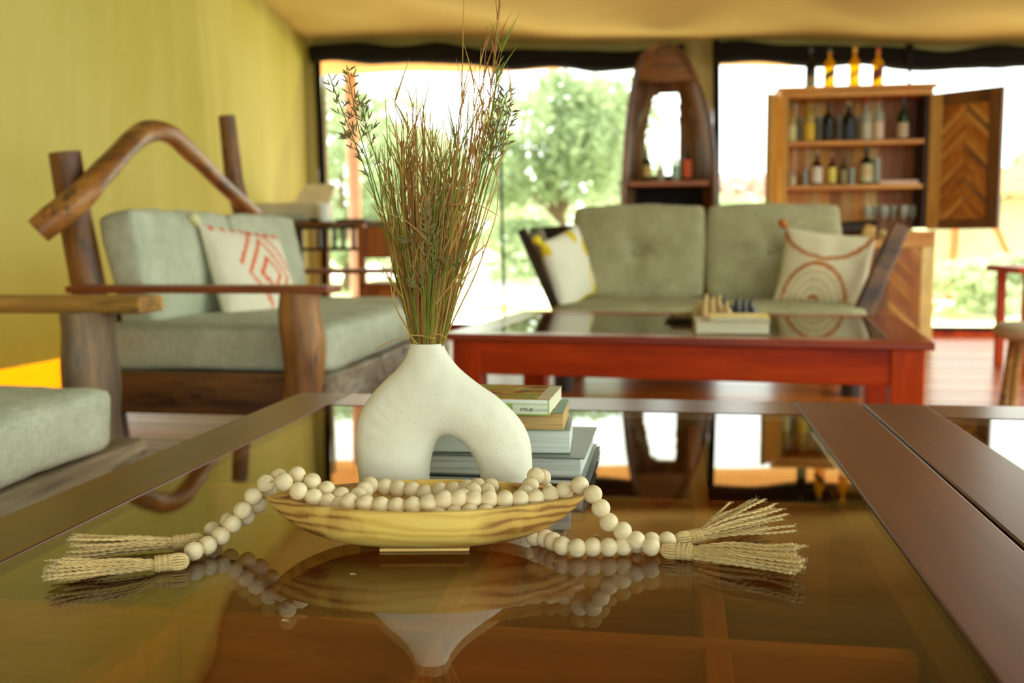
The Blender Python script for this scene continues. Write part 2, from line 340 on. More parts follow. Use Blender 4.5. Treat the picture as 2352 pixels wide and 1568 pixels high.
# eaves canvas tan; high roof painted darker as shade, dimming the table glass reflections
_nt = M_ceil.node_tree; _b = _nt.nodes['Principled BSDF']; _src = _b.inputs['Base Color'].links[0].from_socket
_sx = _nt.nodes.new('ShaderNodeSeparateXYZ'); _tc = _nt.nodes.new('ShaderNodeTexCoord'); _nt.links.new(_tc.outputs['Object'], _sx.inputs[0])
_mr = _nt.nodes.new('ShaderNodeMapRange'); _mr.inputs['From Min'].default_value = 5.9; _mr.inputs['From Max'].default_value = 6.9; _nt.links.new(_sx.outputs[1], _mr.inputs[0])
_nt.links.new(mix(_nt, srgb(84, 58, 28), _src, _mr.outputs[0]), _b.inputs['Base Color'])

# ================================================================== OUTSIDE
def leafmat(name, c1, c2):
    m, nt, b = base(name, 0.7, 0.2); oi = nt.nodes.new('ShaderNodeNewGeometry')
    f = noise_n(nt, coords(nt, (1, 1, 1)), 0.9, 3); nt.links.new(ramp(nt, f, [(0.3, c1), (0.7, c2)]), b.inputs['Base Color'])
    t = nt.nodes.new('ShaderNodeBsdfTranslucent'); t.inputs[0].default_value = c2; mx = nt.nodes.new('ShaderNodeMixShader'); mx.inputs[0].default_value = 0.4
    nt.links.new(b.outputs[0], mx.inputs[1]); nt.links.new(t.outputs[0], mx.inputs[2]); nt.links.new(mx.outputs[0], nt.nodes['Material Output'].inputs[0]); return m
ML1 = leafmat('leaf_green', srgb(132, 150, 106), srgb(174, 188, 146)); ML2 = leafmat('leaf_light', srgb(168, 182, 136), srgb(198, 206, 168)); ML3 = leafmat('leaf_pink', srgb(190, 190, 150), srgb(230, 200, 196))
M_bark = plain('bark', srgb(120, 96, 70), .9)
def tree(px, Y, top_py, width, lab, mat, n=2600, trunk=True, leaf=.16, cat='tree', name='tree', low=0.25, group=None):
    p = ony(px, 545, Y); ztop = ony(px, top_py, Y).z; r = thing(name, lab, cat, (p.x, Y, -0.35), 0, group)
    hgt = ztop+0.35; mb = MB(); rnd = random.Random(px)
    blobs = []
    for k in range(9):
        blobs.append((Vector((rnd.uniform(-.36, .36)*width, rnd.uniform(-.3, .3)*width, hgt*rnd.uniform(low+.12, .84))), rnd.uniform(.2, .34)*width, rnd.uniform(.12, .2)*hgt))
    blobs.append((Vector((0, 0, hgt*.86)), .2*width, .13*hgt))
    for k in range(n):
        c, rr, rh = rnd.choice(blobs); d = Vector((rnd.gauss(0, 1), rnd.gauss(0, 1), rnd.gauss(0, 1))).normalized()*rnd.uniform(.55, 1.0)
        q = c+Vector((d.x*rr, d.y*rr, d.z*rh)); a = Vector((rnd.gauss(0, 1), rnd.gauss(0, 1), rnd.gauss(0, 1))).normalized(); b = a.cross(Vector((rnd.gauss(0, 1), rnd.gauss(0, 1), .3))).normalized(); s = leaf*rnd.uniform(.6, 1.4)
        mb.add([q-a*s, q+b*s*.5, q+a*s, q-b*s*.5], [(0, 1, 2, 3)])
    mb.build('foliage', mat, r, local=True)
    if trunk:
        tb = MB(); tb.tube(smoothpath([(0, 0, 0), (.15, 0, hgt*.2), (-.05, 0, hgt*.45), (.1, 0, hgt*.8)], 8), [.2*hgt/8*(1-.09*i) for i in range(9)], 8)
        for c, rr, rh in blobs[:6]: tb.tube([Vector((0, 0, hgt*low)), c*.6+Vector((0, 0, hgt*.15)), c], [.09*hgt/8, .06*hgt/8, .02], 5)
        tb.build('trunk', M_bark, r, local=True, smooth=60)
    return r
tree(790, 22, 180, 4.2, 'green leafy tree outside, nearest the left corner of the tent', ML1, 3600, leaf=.13, low=.1)
tree(905, 30, 270, 4.0, 'pale green tree partly behind the tall dry grass', ML2, 2600, leaf=.17, low=.15)
tree(1285, 27, 155, 4.5, 'big green tree with a forked trunk between zip line and canoe shelf', ML1, 4200, leaf=.15, low=.28)
tree(1420, 34, 320, 2.2, 'small distant green tree just left of the canoe shelf', ML2, 1500, leaf=.2)
tree(1070, 44, 400, 9, 'distant hazy tree seen through the grass stems', ML2, 2200, leaf=.26, low=.1)
tree(1700, 38, 385, 5.5, 'low pinkish flowering bush outside, left of the bar cabinet', ML3, 1500, False, .22, 'bush', 'flowering_bush', .0)
tree(1650, 30, 440, 3.5, 'light green bush low beside the canoe shelf edge', ML2, 900, False, .16, 'bush', 'bush', .0)
tree(2350, 32, 340, 2.6, 'green tree outside to the right of the open cabinet door', ML2, 1800, leaf=.18, low=.05)
tree(2215, 14, 600, 1.7, 'leafy green bush outside below the right cabinet door', ML2, 1300, False, .07, 'bush', 'bush', 0)
tree(2320, 15, 580, 1.5, 'pale bush beside the slanted orange tent poles', ML2, 1000, False, .09, 'bush', 'bush', 0)
for (px, lab) in ((960, 'low green shrub on the lawn behind the grass stems'), (1215, 'low green shrub on the lawn right of the zip line')):
    tree(px, 26, 500, 3.2, lab, ML1, 700, False, .14, 'shrub', 'shrub', 0)
# neighbouring tent on the right
tp = ony(2290, 500, 18)
t = thing('safari_tent', 'pale beige safari tent with slanted orange poles outside on the right', 'tent', (tp.x, 18, -.35))
mb = MB(); mb.add([(-1.1, 0, 0), (2.6, 0, 0), (2.6, 0, 1.9), (-1.1, 0, 1.7), (-1.1, 3, 0), (2.6, 3, 0), (2.6, 3, 1.9), (-1.1, 3, 1.7)], [(0, 1, 2, 3), (4, 7, 6, 5), (0, 3, 7, 4), (1, 5, 6, 2), (3, 2, 6, 7)])
mb.build('tent_wall', plain('tent_canvas', srgb(190, 186, 150), .9), t, local=True, bevel=.05)
MB().add([(-1.5, -.5, 1.72), (3, -.5, 1.95), (3, 1.5, 2.5), (-1.5, 1.5, 2.2)], [(0, 1, 2, 3)]).build('tent_roof', M_fly, t, local=True, solid=.04)
mop = plain('orange_pole', srgb(190, 110, 50), .6)
MB().tube([(-.55, -.7, 2.0), (.25, -1.0, 0)], .05, 8).build('pole', mop, t, local=True, smooth=60)
MB().tube([(-.75, -.2, .0), (-.7, -.2, 1.5)], .06, 8).build('pole', mop, t, local=True, smooth=60)
# outside posts
pp = ony(817, 400, 9.6)
put(MB().tube([(pp.x, 9.6, -.3), (pp.x-.03, 9.6, 2.4)], .065, 10).build('fly_post', plain('salmon_post', srgb(206, 160, 130), .8), smooth=60), 'sunlit salmon coloured post outside the left opening', 'post')
pp = ony(728, 560, 9.0)
mb = MB().box(pp.x-.10, pp.x+.075, 8.9, 9.05, -.3, .72)
put(mb.build('deck_post', M_orange, bevel=.01), 'short bright orange sunlit post behind the printer desk', 'post')

# ================================================================== GLASS TOPPED TABLE (A) and neighbour (B)
M_gt = thin_glass('table_glass', (0.86, 0.77, 0.55, 1), 0.0, 1.85)
M_edge = plain('glass_edge', srgb(120, 140, 110), .15, .8)
def low_table(lab, X0, X1, gx0, gx1, Y0, Y1, gy0, gy1, bars_x, bars_y):
    t = thing('coffee_table', lab, 'table', ((X0+X1)/2, (Y0+Y1)/2, 0)); zt_ = .4515
    MB().box(X0, gx0-.0015, Y0, Y1, zt_-.035, zt_).build('frame_board', M_mahog, t, bevel=.0025)
    MB().box(gx1+.0015, X1, Y0, Y1, zt_-.035, zt_).build('frame_board', M_mahog, t, bevel=.0025)
    MB().box(gx0-.0005, gx1+.0005, gy1+.002, Y1+.001, zt_-.035, zt_-.0004).build('frame_board', M_mahogx, t, bevel=.0025)
    MB().box(gx0-.0005, gx1+.0005, Y0-.001, gy0-.002, zt_-.035, zt_-.0004).build('frame_board', M_mahogx, t, bevel=.0025)
    mb = MB().box(gx0, gx1, gy0, gy1, .4435, .4500); mb.build('glass_pane', M_gt, t)
    lz = .4425                                             # ledge under the pane
    for a in ((gx0-.001, gx0+.022, gy0, gy1), (gx1-.032, gx1+.001, gy0, gy1), (gx0+.022, gx1-.032, gy1-.022, gy1+.001), (gx0+.022, gx1-.032, gy0-.001, gy0+.022)):
        MB().box(*a, lz-.02, lz).build('ledge', M_mahog, t, bevel=.001)
    for y in bars_y: MB().box(gx0+.03, gx1-.035, y-.011, y+.011, .285, .432).build('divider', M_inner, t, bevel=.0015)
    for x in bars_x: MB().box(x-.011, x+.011, gy0+.03, gy1-.03, .285, .4315).build('divider', M_innery, t, bevel=.0015)
    MB().box(X0+.03, X1-.03, Y0+.03, Y1-.03, .265, .285).build('shelf', M_inner, t)
    for a in ((X0+.02, X0+.045, Y0+.02, Y1-.02), (X1-.045, X1-.02, Y0+.02, Y1-.02), (X0+.045, X1-.045, Y0+.02, Y0+.045), (X0+.045, X1-.045, Y1-.045, Y1-.02)):
        MB().box(*a, .26, .417).build('apron', M_mahogx, t)
    for x in (X0+.025, X1-.105):
        for y in (Y0+.025, Y1-.105): MB().box(x, x+.08, y, y+.08, 0, .27).build('leg', M_mahog, t, bevel=.004)
    return t
low_table('dark red-brown glass topped coffee table carrying the white vase and bead garlands', -.795, .366, -.681, .2395, .15, 2.035, .27, 1.885, (-.46, -.21, .04), (.40, .845, 1.315))
low_table('matching glass topped table across a narrow gap right of the vase table', .3715, 1.53, .492, 1.41, .13, 2.03, .25, 1.885, (.72, .95, 1.18), (.40, .845, 1.315))

# ================================================================== VASE
VC = Vector((-.278, 1.185)); VA = R(8.0); VD = Vector((math.cos(VA), math.sin(VA), 0)); VN = Vector((-math.sin(VA), math.cos(VA), 0))
def vplane(px, py, off=0.0):
    d = ray(px, py); o = Vector((VC.x, VC.y, 0))+VN*off; k = (o-CAM).dot(VN)/d.dot(VN); p = CAM+d*k; return p
def v2(px, py): p = vplane(px, py); return ((p-Vector((VC.x, VC.y, 0))).dot(VD), p.z-.45)
outl = [(942, 740), (942, 787), (938, 805), (929, 825), (911, 848), (887, 870), (861, 897), (840, 925), (826.5, 953), (819.5, 984), (818, 1015), (820.6, 1056), (825, 1094), (833, 1160), (838, 1210)]
outr = [(1018, 740), (1018, 785), (1025, 805), (1038, 825), (1057, 847), (1083, 869), (1110, 889), (1138, 908), (1162, 929), (1186, 953), (1205, 980), (1217, 1011), (1221.6, 1046), (1222.3, 1080), (1221.6, 1105), (1219, 1160), (1217, 1210)]
arch = [(985, 1210), (985.5, 1150), (986.7, 1094), (989, 1063), (995, 1035), (1003, 1015), (1013, 1003.5), (1027, 1000), (1043, 1003.5), (1059, 1013), (1073, 1027), (1087, 1046), (1096, 1067), (1103, 1094), (1110, 1150), (1116, 1210)]
def dense(pp, n):
    q = [Vector((*v2(*p), 0)) for p in pp]; return [Vector((p.x, p.y)) for p in smoothpath(q, n)]
L_, R_, A_ = dense(outl, 90), dense(outr, 90), dense(arch, 80)
poly = L_ + A_ + R_[::-1]          # down the left, over the arch, up the right
poly = [p for i, p in enumerate(poly) if i == 0 or (p-poly[i-1]).length > 1e-5]
def seglist(): return [(poly[i], poly[(i+1) % len(poly)]) for i in range(len(poly))]
SEG = seglist()
def sdf(p):
    best = 1e9; ins = False
    for a, b in SEG:
        ab = b-a; t_ = max(0, min(1, (p-a).dot(ab)/max(ab.length_squared, 1e-12))); d = (p-a-ab*t_).length_squared
        if d < best: best = d
        if (a.y > p.y) != (b.y > p.y) and p.x < (b.x-a.x)*(p.y-a.y)/(b.y-a.y)+a.x: ins = not ins
    return math.sqrt(best) if ins else -math.sqrt(best)
TR = .040
def thick(d, z):
    d = max(0, min(TR, d)); s = .62+.38*min(1, max(0, (.205-z)/.075)); s = s*s*(3-2*s) if False else s
    return math.sqrt(max(0, TR*TR-(TR-d)**2))*.86*s
pts = list(poly); nb_ = len(poly); area = sum(a.x*b.y-b.x*a.y for a, b in SEG)
for k in range(1, 10):
    dd = TR*(1-math.cos(k*math.pi/2/10))
    for i in range(0, nb_, 1 if k < 4 else 2):
        a, b = poly[i-1], poly[(i+1) % nb_]; tg = (b-a).normalized(); nn = Vector((-tg.y, tg.x)) if area > 0 else Vector((tg.y, -tg.x))
        q = poly[i]+nn*dd
        if sdf(q) > dd*.97: pts.append(q)
for i in range(-60, 61):
    for j in range(-10, 110):
        q = Vector((i*.0036+(j % 2)*.0018, j*.0032))
        if q.y < .24 and sdf(q) > TR*.93: pts.append(q)
vv, ee, ff, *_ = geometry.delaunay_2d_cdt(pts, [(i, (i+1) % nb_) for i in range(nb_)], [], 0, 1e-6)
ff = [f for f in ff if sdf(sum((vv[i] for i in f), Vector((0, 0)))/len(f)) > 0]
ds = [sdf(q) for q in vv]; ds = [0 if d < 2e-5 else d for d in ds]
# relax the medial crease
th = [thick(d, q.y) for d, q in zip(ds, vv)]
nbr = [set() for _ in vv]
for f in ff:
    for i in range(len(f)): nbr[f[i]].add(f[i-1]); nbr[f[i-1]].add(f[i])
for it in range(14):
    th = [h if (d < .012) else (.5*h+.5*sum(th[j] for j in nbr[i])/max(1, len(nbr[i]))) for i, (h, d) in enumerate(zip(th, ds))]
vb = bmesh.new(); fv = []; bv = []
for q, h in zip(vv, th):
    a = vb.verts.new((q.x, -h, q.y)); fv.append(a); bv.append(a if h < 1e-6 else vb.verts.new((q.x, h, q.y)))
for f in ff:
    for L2, rev in ((fv, False), (bv, True)):
        ids = [L2[i] for i in f]
        try: vb.faces.new(ids[::-1] if rev else ids)
        except Exception: pass
for zz, nrm in ((0.0005, (0, 0, -1)), (.2015, (0, 0, 1))):
    g = bmesh.ops.bisect_plane(vb, geom=vb.verts[:]+vb.edges[:]+vb.faces[:], plane_co=(0, 0, zz), plane_no=nrm, clear_outer=True)
    ed = [e for e in g['geom_cut'] if isinstance(e, bmesh.types.BMEdge)]
    if nrm[2] < 0: bmesh.ops.holes_fill(vb, edges=ed)
    else:
        cx = sum(((e.verts[0].co+e.verts[1].co)/2 for e in ed), Vector())/len(ed)
        for sc_, dz in ((.93, .0015), (.84, .0005), (.80, -.004), (.84, -.035)):
            r = bmesh.ops.extrude_edge_only(vb, edges=ed); ed = [e for e in r['geom'] if isinstance(e, bmesh.types.BMEdge)]
            vs = {v for e in ed for v in e.verts}
            base_s = getattr(vb, '_s', 1)
            for v in vs:
                if '_p' not in globals(): pass
                v.co.x = cx.x+(v.co.x-cx.x)*(sc_/globals().get('_prev', 1)); v.co.y = cx.y+(v.co.y-cx.y)*(sc_/globals().get('_prev', 1)); v.co.z = .2015+dz
            _prev = sc_
        bmesh.ops.holes_fill(vb, edges=ed)
bmesh.ops.recalc_face_normals(vb, faces=vb.faces[:])
me = bpy.data.meshes.new('vase'); vb.to_mesh(me); vb.free(); me.polygons.foreach_set('use_smooth', [True]*len(me.polygons)); me.set_sharp_from_angle(angle=R(50))
vase = bpy.data.objects.new('vase', me); COL.objects.link(vase); vase.location = (VC.x, VC.y, .45); vase.rotation_euler = (0, 0, VA)
mv, nt, b = base('speckled_ceramic', .75, .3); v_ = coords(nt, (1, 1, 1), False); f = noise_n(nt, v_, 5, 3)
vo = nt.nodes.new('ShaderNodeTexVoronoi'); vo.inputs['Scale'].default_value = 420; nt.links.new(v_, vo.inputs['Vector'])
sp = ramp(nt, vo.outputs['Distance'], [(0.1, (1, 1, 1, 1)), (0.2, (0, 0, 0, 1))]); rs = ramp(nt, vo.outputs['Color'], [(0.52, (0, 0, 0, 1)), (0.6, (1, 1, 1, 1))]); k = mix(nt, sp, rs, 1.0, 'MULTIPLY')
nt.links.new(mix(nt, ramp(nt, f, [(0.3, srgb(228, 224, 200)), (0.7, srgb(236, 232, 208))]), srgb(150, 128, 84), k), b.inputs['Base Color']); bump(nt, b, noise_n(nt, v_, 500, 2), .12, .0006)
me.materials.append(mv); put(vase, 'off-white speckled ceramic donut-arch vase holding the dry grasses', 'vase')

# ================================================================== GRASS BOUQUET
GREEN = [srgb(120, 140, 40), srgb(142, 160, 60), srgb(96, 118, 40)]; TAN = [srgb(206, 164, 84), srgb(226, 192, 120), srgb(188, 134, 70), srgb(156, 100, 58), srgb(226, 196, 88), srgb(196, 146, 76)]
def stemmat(name, c, tip):
    m, nt, b = base(name, .65, .3); f = noise_n(nt, coords(nt, (60, 60, 9)), 1, 3)
    nt.links.new(ramp(nt, f, [(0.35, c), (0.62, tip)]), b.inputs['Base Color']); t = nt.nodes.new('ShaderNodeBsdfTranslucent'); t.inputs[0].default_value = tip
    mx = nt.nodes.new('ShaderNodeMixShader'); mx.inputs[0].default_value = .35; nt.links.new(b.outputs[0], mx.inputs[1]); nt.links.new(t.outputs[0], mx.inputs[2]); nt.links.new(mx.outputs[0], nt.nodes['Material Output'].inputs[0]); return m
SM = [stemmat('stem_%s' % 'abcdefghi'[i], c, d) for i, (c, d) in enumerate([(GREEN[0], GREEN[1]), (GREEN[2], TAN[0]), (TAN[0], TAN[1]), (TAN[3], TAN[2]), (TAN[2], TAN[0]), (TAN[4], GREEN[1]), (TAN[3], TAN[5])])]
M_seed = stemmat('seed_husk', srgb(126, 116, 66), srgb(170, 160, 104)); M_seedl = stemmat('pale_seed_husk', srgb(124, 116, 66), srgb(164, 154, 100))
bq = thing('grass_bouquet', 'tall bunch of dry tan and green grass stems standing in the white vase', 'grass', (VC.x, VC.y, .62))
rg = random.Random(3)
def gp(px, py, off): return vplane(px, py, off)
def bladebm(mb, p0, d0, ln, w, bend):
    n = 5; pts = []; p = Vector(p0); d = Vector(d0).normalized(); st_ = ln/n
    side = d.cross(VN); side.normalize()
    vs = []; fs = []
    for i in range(n+1):
        k = w*(1-(i/n)**1.5)*.5+.00012; vs += [p-side*k, p+side*k]; d = (d+bend/n).normalized(); p = p+d*st_
    for i in range(n): fs.append((2*i, 2*i+1, 2*i+3, 2*i+2))
    mb.add(vs, fs)
NX = 981
env = [(770, 330), (840, 330), (870, 290), (900, 240), (930, 210), (950, 175), (975, 200), (1000, 235), (1022, 265), (1050, 215), (1080, 150), (1110, 120), (1140, 170), (1170, 260), (1200, 330)]
def envy(x):
    for (a, ya), (b_, yb) in zip(env, env[1:]):
        if a <= x <= b_: return ya+(yb-ya)*(x-a)/(b_-a)
    return 400
def stem(tx, ty, bx, off, mat, r0=.0011, leaves=3, bow=0.0, bob=None):
    p0 = gp(bx, 800, off*.3); p1 = gp(tx, ty, off*1.0+.0); mid = (p0+p1)/2+VD*bow; mid2 = p0*.25+p1*.75+VD*bow*.9; q = p0*.75+p1*.25+VD*bow*.5
    path = smoothpath([p0-Vector((0, 0, .012)), q, mid, mid2, p1], 12)
    path = [p+VD*noise.noise(p*14+Vector((tx, 0, 0)))*.004 for p in path[:-1]]+[path[-1]]
    n = len(path); mb = MB(); mb.tube(path, [r0*(1-.72*i/(n-1)) for i in range(n)], 4)
    for k in range(leaves):
        t_ = rg.uniform(.25, .97); i = min(n-2, int(t_*n)); d = (path[i+1]-path[i]).normalized(); sg = rg.choice((-1, 1)); a = rg.uniform(.06, .32)
        bladebm(mb, path[i], d+VD*sg*a+VN*rg.uniform(-.2, .2), rg.uniform(.02, .055), rg.uniform(.0009, .0022), VD*sg*rg.uniform(0, .5)+Vector((0, 0, rg.uniform(-.15, .25))))
    o = mb.build('grass_stem', mat, bq); return o, path
for i in range(240):
    u = rg.gauss(0, .55)
    if abs(u) > 1.15: u = rg.uniform(-1, 1)
    tx = 1000+u*(135 if u < 0 else 140)
    ty = envy(tx)+abs(rg.gauss(0, 1))*115+rg.uniform(0, 40)
    if rg.random() < .3: ty += rg.uniform(40, 150)
    ty = min(ty, 640)
    bx = NX+(tx-1000)/140*27+rg.uniform(-8, 8); bx = max(954, min(1008, bx))
    tx = 985+(tx-985)*(.55+.45*min(1, (800-ty)/500))
    stem(tx, ty, bx, rg.uniform(-.02, .025), SM[rg.choice((0, 0, 1, 2, 2, 3, 4, 4, 5, 6, 6))], rg.uniform(.0008, .0015), rg.choice((1, 2, 3, 4)), rg.uniform(-.004, .004)+u*.002)
# tall ones running out of the frame at the top
for tx, ty, bx, bow, lv in ((1064, -60, 990, .012, 3), (1150, -40, 1000, .012, 7), (1138, -10, 1003, .014, 8), (1120, 60, 1000, .010, 8), (1105, 110, 997, .01, 6), (1158, 70, 1004, .008, 7), (1092, 150, 996, .008, 5), (1145, 230, 1004, .012, 4), (1185, 175, 1006, .01, 2), (1140, 375, 1005, .02, 2), (868, 345, 958, -.01, 3), (885, 230, 962, -.008, 3), (912, 190, 965, -.006, 2), (1060, 160, 990, .006, 3)):
    stem(tx, ty, bx, rg.uniform(-.01, .015), SM[rg.choice((0, 2, 3, 4, 6))], .0012, lv+2, bow)
# loose blades at the mouth
for a, b_, c_ in (((1000, 778), (940, 770), (866, 798)), ((960, 790), (935, 765), (915, 745)), ((985, 772), (1010, 768), (1037, 784)), ((1000, 700), (1070, 610), (1118, 560)), ((1050, 640), (1085, 590), (1120, 558)), ((990, 560), (930, 505), (880, 490)), ((1040, 470), (1095, 470), (1145, 495))):
    mb = MB().tube(smoothpath([gp(*a, -.02), gp(*b_, -.03), gp(*c_, -.03)], 8), [.0009-.00007*i for i in range(9)], 4); mb.build('grass_stem', SM[2], bq)
def spike(mb, p, d, ln, r):
    d = Vector(d).normalized(); mb.tube([p, p+d*ln*.3, p+d*ln*.7, p+d*ln], [r*.4, r, r*.8, r*.1], 5)
def seedhead(path, mat, n, ln, spread, sl=.0095, sr=.00085, start=.55):
    N = len(path)-1
    par = bq.children[-1]
    st_ = MB().tube(path, .0006, 4); stem_o = st_.build('grass_stem', SM[0], bq)
    mb = MB()
    for k in range(n):
        t_ = start+(1-start)*k/max(1, n-1); i = min(N-1, int(t_*N)); p = path[i].lerp(path[i+1], t_*N-i); d = (path[min(i+1, N)]-path[i]).normalized()
        sg = 1 if k % 2 else -1; bl = ln*(1.1-.75*(t_-start)/(1-start))*rg.uniform(.6, 1.1)
        bd = (d*1.0+VD*sg*spread*rg.uniform(.4, 1)+VN*rg.uniform(-.5, .5)).normalized(); tip = p+bd*bl+Vector((0, 0, -.002)); midp = p.lerp(tip, .5)+Vector((0, 0, .002))
        mb.tube([p, midp, tip], [.0003, .00028, .0002], 3)
        for q in range(rg.choice((2, 3, 4))):
            pp_ = p.lerp(tip, rg.uniform(.45, 1.0)); spike(mb, pp_, bd+VD*rg.uniform(-.9, .9)+Vector((0, 0, rg.uniform(-.5, .5))), sl*rg.uniform(.7, 1.3), sr)
    mb.build('seed_head', mat, stem_o, smooth=60)
def sp(pp, off): return smoothpath([gp(px, py, off) for px, py in pp], 16)
seedhead(sp([(962, 790), (925, 640), (870, 450), (825, 300), (800, 165)], .0), M_seed, 20, .022, .9)
seedhead(sp([(960, 790), (915, 630), (850, 420), (800, 290), (762, 190)], .01), M_seed, 14, .016, 1.0, start=.62)
seedhead(sp([(965, 790), (930, 600), (880, 420), (845, 300), (830, 235)], -.01), M_seed, 12, .018, .8, start=.7)
seedhead(sp([(955, 790), (900, 600), (862, 450), (835, 350), (795, 312)], .0), M_seed, 6, .01, .8, start=.9)
seedhead(sp([(1000, 790), (1040, 620), (1100, 430), (1140, 300), (1165, 215)], .0), M_seed, 20, .024, .9, start=.55)
seedhead(sp([(1002, 790), (1050, 600), (1115, 420), (1150, 330), (1172, 260)], -.012), M_seed, 16, .02, .9, start=.6)
seedhead(sp([(1000, 790), (1045, 600), (1100, 400), (1125, 280), (1143, 160)], .012), M_seed, 12, .018, .7, start=.6)
seedhead(sp([(1000, 790), (1035, 620), (1085, 450), (1110, 370), (1130, 300)], .012), M_seed, 9, .016, .9, start=.7)
seedhead(sp([(980, 780), (985, 700), (988, 600), (985, 540), (975, 480)], -.036), M_seedl, 26, .016, 1.0, .009, .0010, .35)
seedhead(sp([(985, 780), (1000, 700), (1012, 650), (1030, 610), (1055, 590)], -.036), M_seedl, 9, .014, .9, .009, .0009, .6)
seedhead(sp([(975, 780), (972, 720), (970, 690), (965, 665), (945, 645)], -.034), M_seedl, 6, .012, .9, .009, .0009, .7)
seedhead(sp([(980, 780), (975, 680), (960, 600), (950, 560), (945, 555)], -.034), M_seedl, 7, .014, .9, .009, .0009, .8)

# ================================================================== BOWL
BL, BR = onz(612, 1139, .503), onz(1345, 1134, .503); BC = (BL+BR)/2; BA = math.atan2((BR-BL).y, (BR-BL).x); BH = (BR-BL).length/2
bowl = thing('wooden_bowl', 'long boat shaped olive wood bowl under the bead garlands, before the vase', 'bowl', (BC.x, BC.y, .45), BA)
HW, RZ = .0715, .053
def kw(u): return max(0, 1-abs(u)**2.0)**.82
def kh(u): return max(0, 1-abs(u)**3.4)**.8
def shell(u, v, ins):
    uu = (u*2-1); uu = math.copysign(1-(1-abs(uu))**1.5, uu) ; a = (v-.5)*math.pi; L = BH-ins*1.8
    w = max(.0004, HW*kw(uu)-ins*(1-abs(uu)**6)); dep = max(0.001, (.0515-ins*1.3)*kh(uu))
    lift = .0
    return Vector((uu*L, w*math.sin(a), RZ+lift-dep*max(0, math.cos(a))**.56-(0.0 if abs(uu) < .999 else 0)))
NU, NV = 90, 30
mb = MB(); mb.grid(lambda u, v: shell(u, v, 0), NU, NV); n1 = len(mb.v); mb.grid(lambda u, v: shell(u, v, .0052), NU, NV)
mb.f = [f if i < NU*NV else f[::-1] for i, f in enumerate(mb.f)]
w_ = NU+1
for row in (0, NV):
    for i in range(NU):
        a, b_ = row*w_+i, row*w_+i+1; q = (a, b_, b_+n1, a+n1); mb.f.append(q if row == NV else q[::-1])
for colm in (0, NU):
    for j in range(NV): a, b_ = j*w_+colm, (j+1)*w_+colm; mb.f.append((a, b_, b_+n1, a+n1))
mw, nt, b = base('olive_wood', .5, .4); tc = coords(nt, (.35, 1.3, 2.2), False); f1 = noise_n(nt, tc, 14, 3, .5, 1.4)
wv = nt.nodes.new('ShaderNodeTexWave'); wv.inputs['Scale'].default_value = 15; wv.inputs['Distortion'].default_value = 14; wv.inputs['Detail'].default_value = 3; wv.inputs['Detail Scale'].default_value = 0.7; wv.bands_direction = 'Z'; nt.links.new(tc, wv.inputs['Vector'])
sx = nt.nodes.new('ShaderNodeSeparateXYZ'); tc2 = nt.nodes.new('ShaderNodeTexCoord'); nt.links.new(tc2.outputs['Object'], sx.inputs[0])
ab = nt.nodes.new('ShaderNodeMath'); ab.operation = 'ABSOLUTE'; nt.links.new(sx.outputs[0], ab.inputs[0]); ad = nt.nodes.new('ShaderNodeMath'); ad.operation = 'MULTIPLY_ADD'; ad.inputs[1].default_value = 4.2; nt.links.new(ab.outputs[0], ad.inputs[0]); 
f3 = noise_n(nt, coords(nt, (1, 1, 1), False), 18, 3, .5, .5); nt.links.new(f3, ad.inputs[2]); hv = ramp(nt, ad.outputs[0], [(0.78, (0, 0, 0, 1)), (1.0, (1, 1, 1, 1))])
cl_ = ramp(nt, wv.outputs['Fac'], [(0.1, srgb(228, 186, 88)), (0.8, srgb(242, 206, 104))]); cd_ = ramp(nt, wv.outputs['Fac'], [(0.05, srgb(150, 104, 46)), (0.4, srgb(196, 150, 72)), (0.9, srgb(210, 166, 84))])
nt.links.new(mix(nt, cl_, cd_, hv), b.inputs['Base Color']); bump(nt, b, wv.outputs['Fac'], .04, .0005)
mb.build('bowl_body', mw, bowl, smooth=70, local=True)
o = MB().box(-.048, .048, -.028, .024, 0, .0035).build('foot', plain('pale_foot', srgb(222, 182, 100), .4), bowl, local=True, bevel=.0015); o.location = (-.0, -.005, 0)

# ================================================================== BEAD GARLANDS
def bead_m():
    m, nt, b = base('pale_bead_wood', .55, .4); v = coords(nt, (1, 1, .25)); f = noise_n(nt, v, 120, 4, .6, .8); g = noise_n(nt, coords(nt), 40, 2)
    c = ramp(nt, f, [(0.3, srgb(218, 196, 150)), (0.55, srgb(232, 214, 172)), (0.75, srgb(238, 222, 184))]); nt.links.new(mix(nt, c, ramp(nt, g, [(0.4, (.93, .9, .85, 1)), (0.7, (1.03, 1.02, 1, 1))]), .8, 'MULTIPLY'), b.inputs['Base Color']); return m
M_bead = bead_m(); M_jute = fabric('jute', srgb(200, 168, 106), srgb(226, 198, 138), 900); M_jutef = plain('jute_fibre', srgb(206, 186, 138), .9)
BR_ = .0100
bmh = bmesh.new(); bmesh.ops.create_uvsphere(bmh, u_segments=28, v_segments=22, radius=BR_)
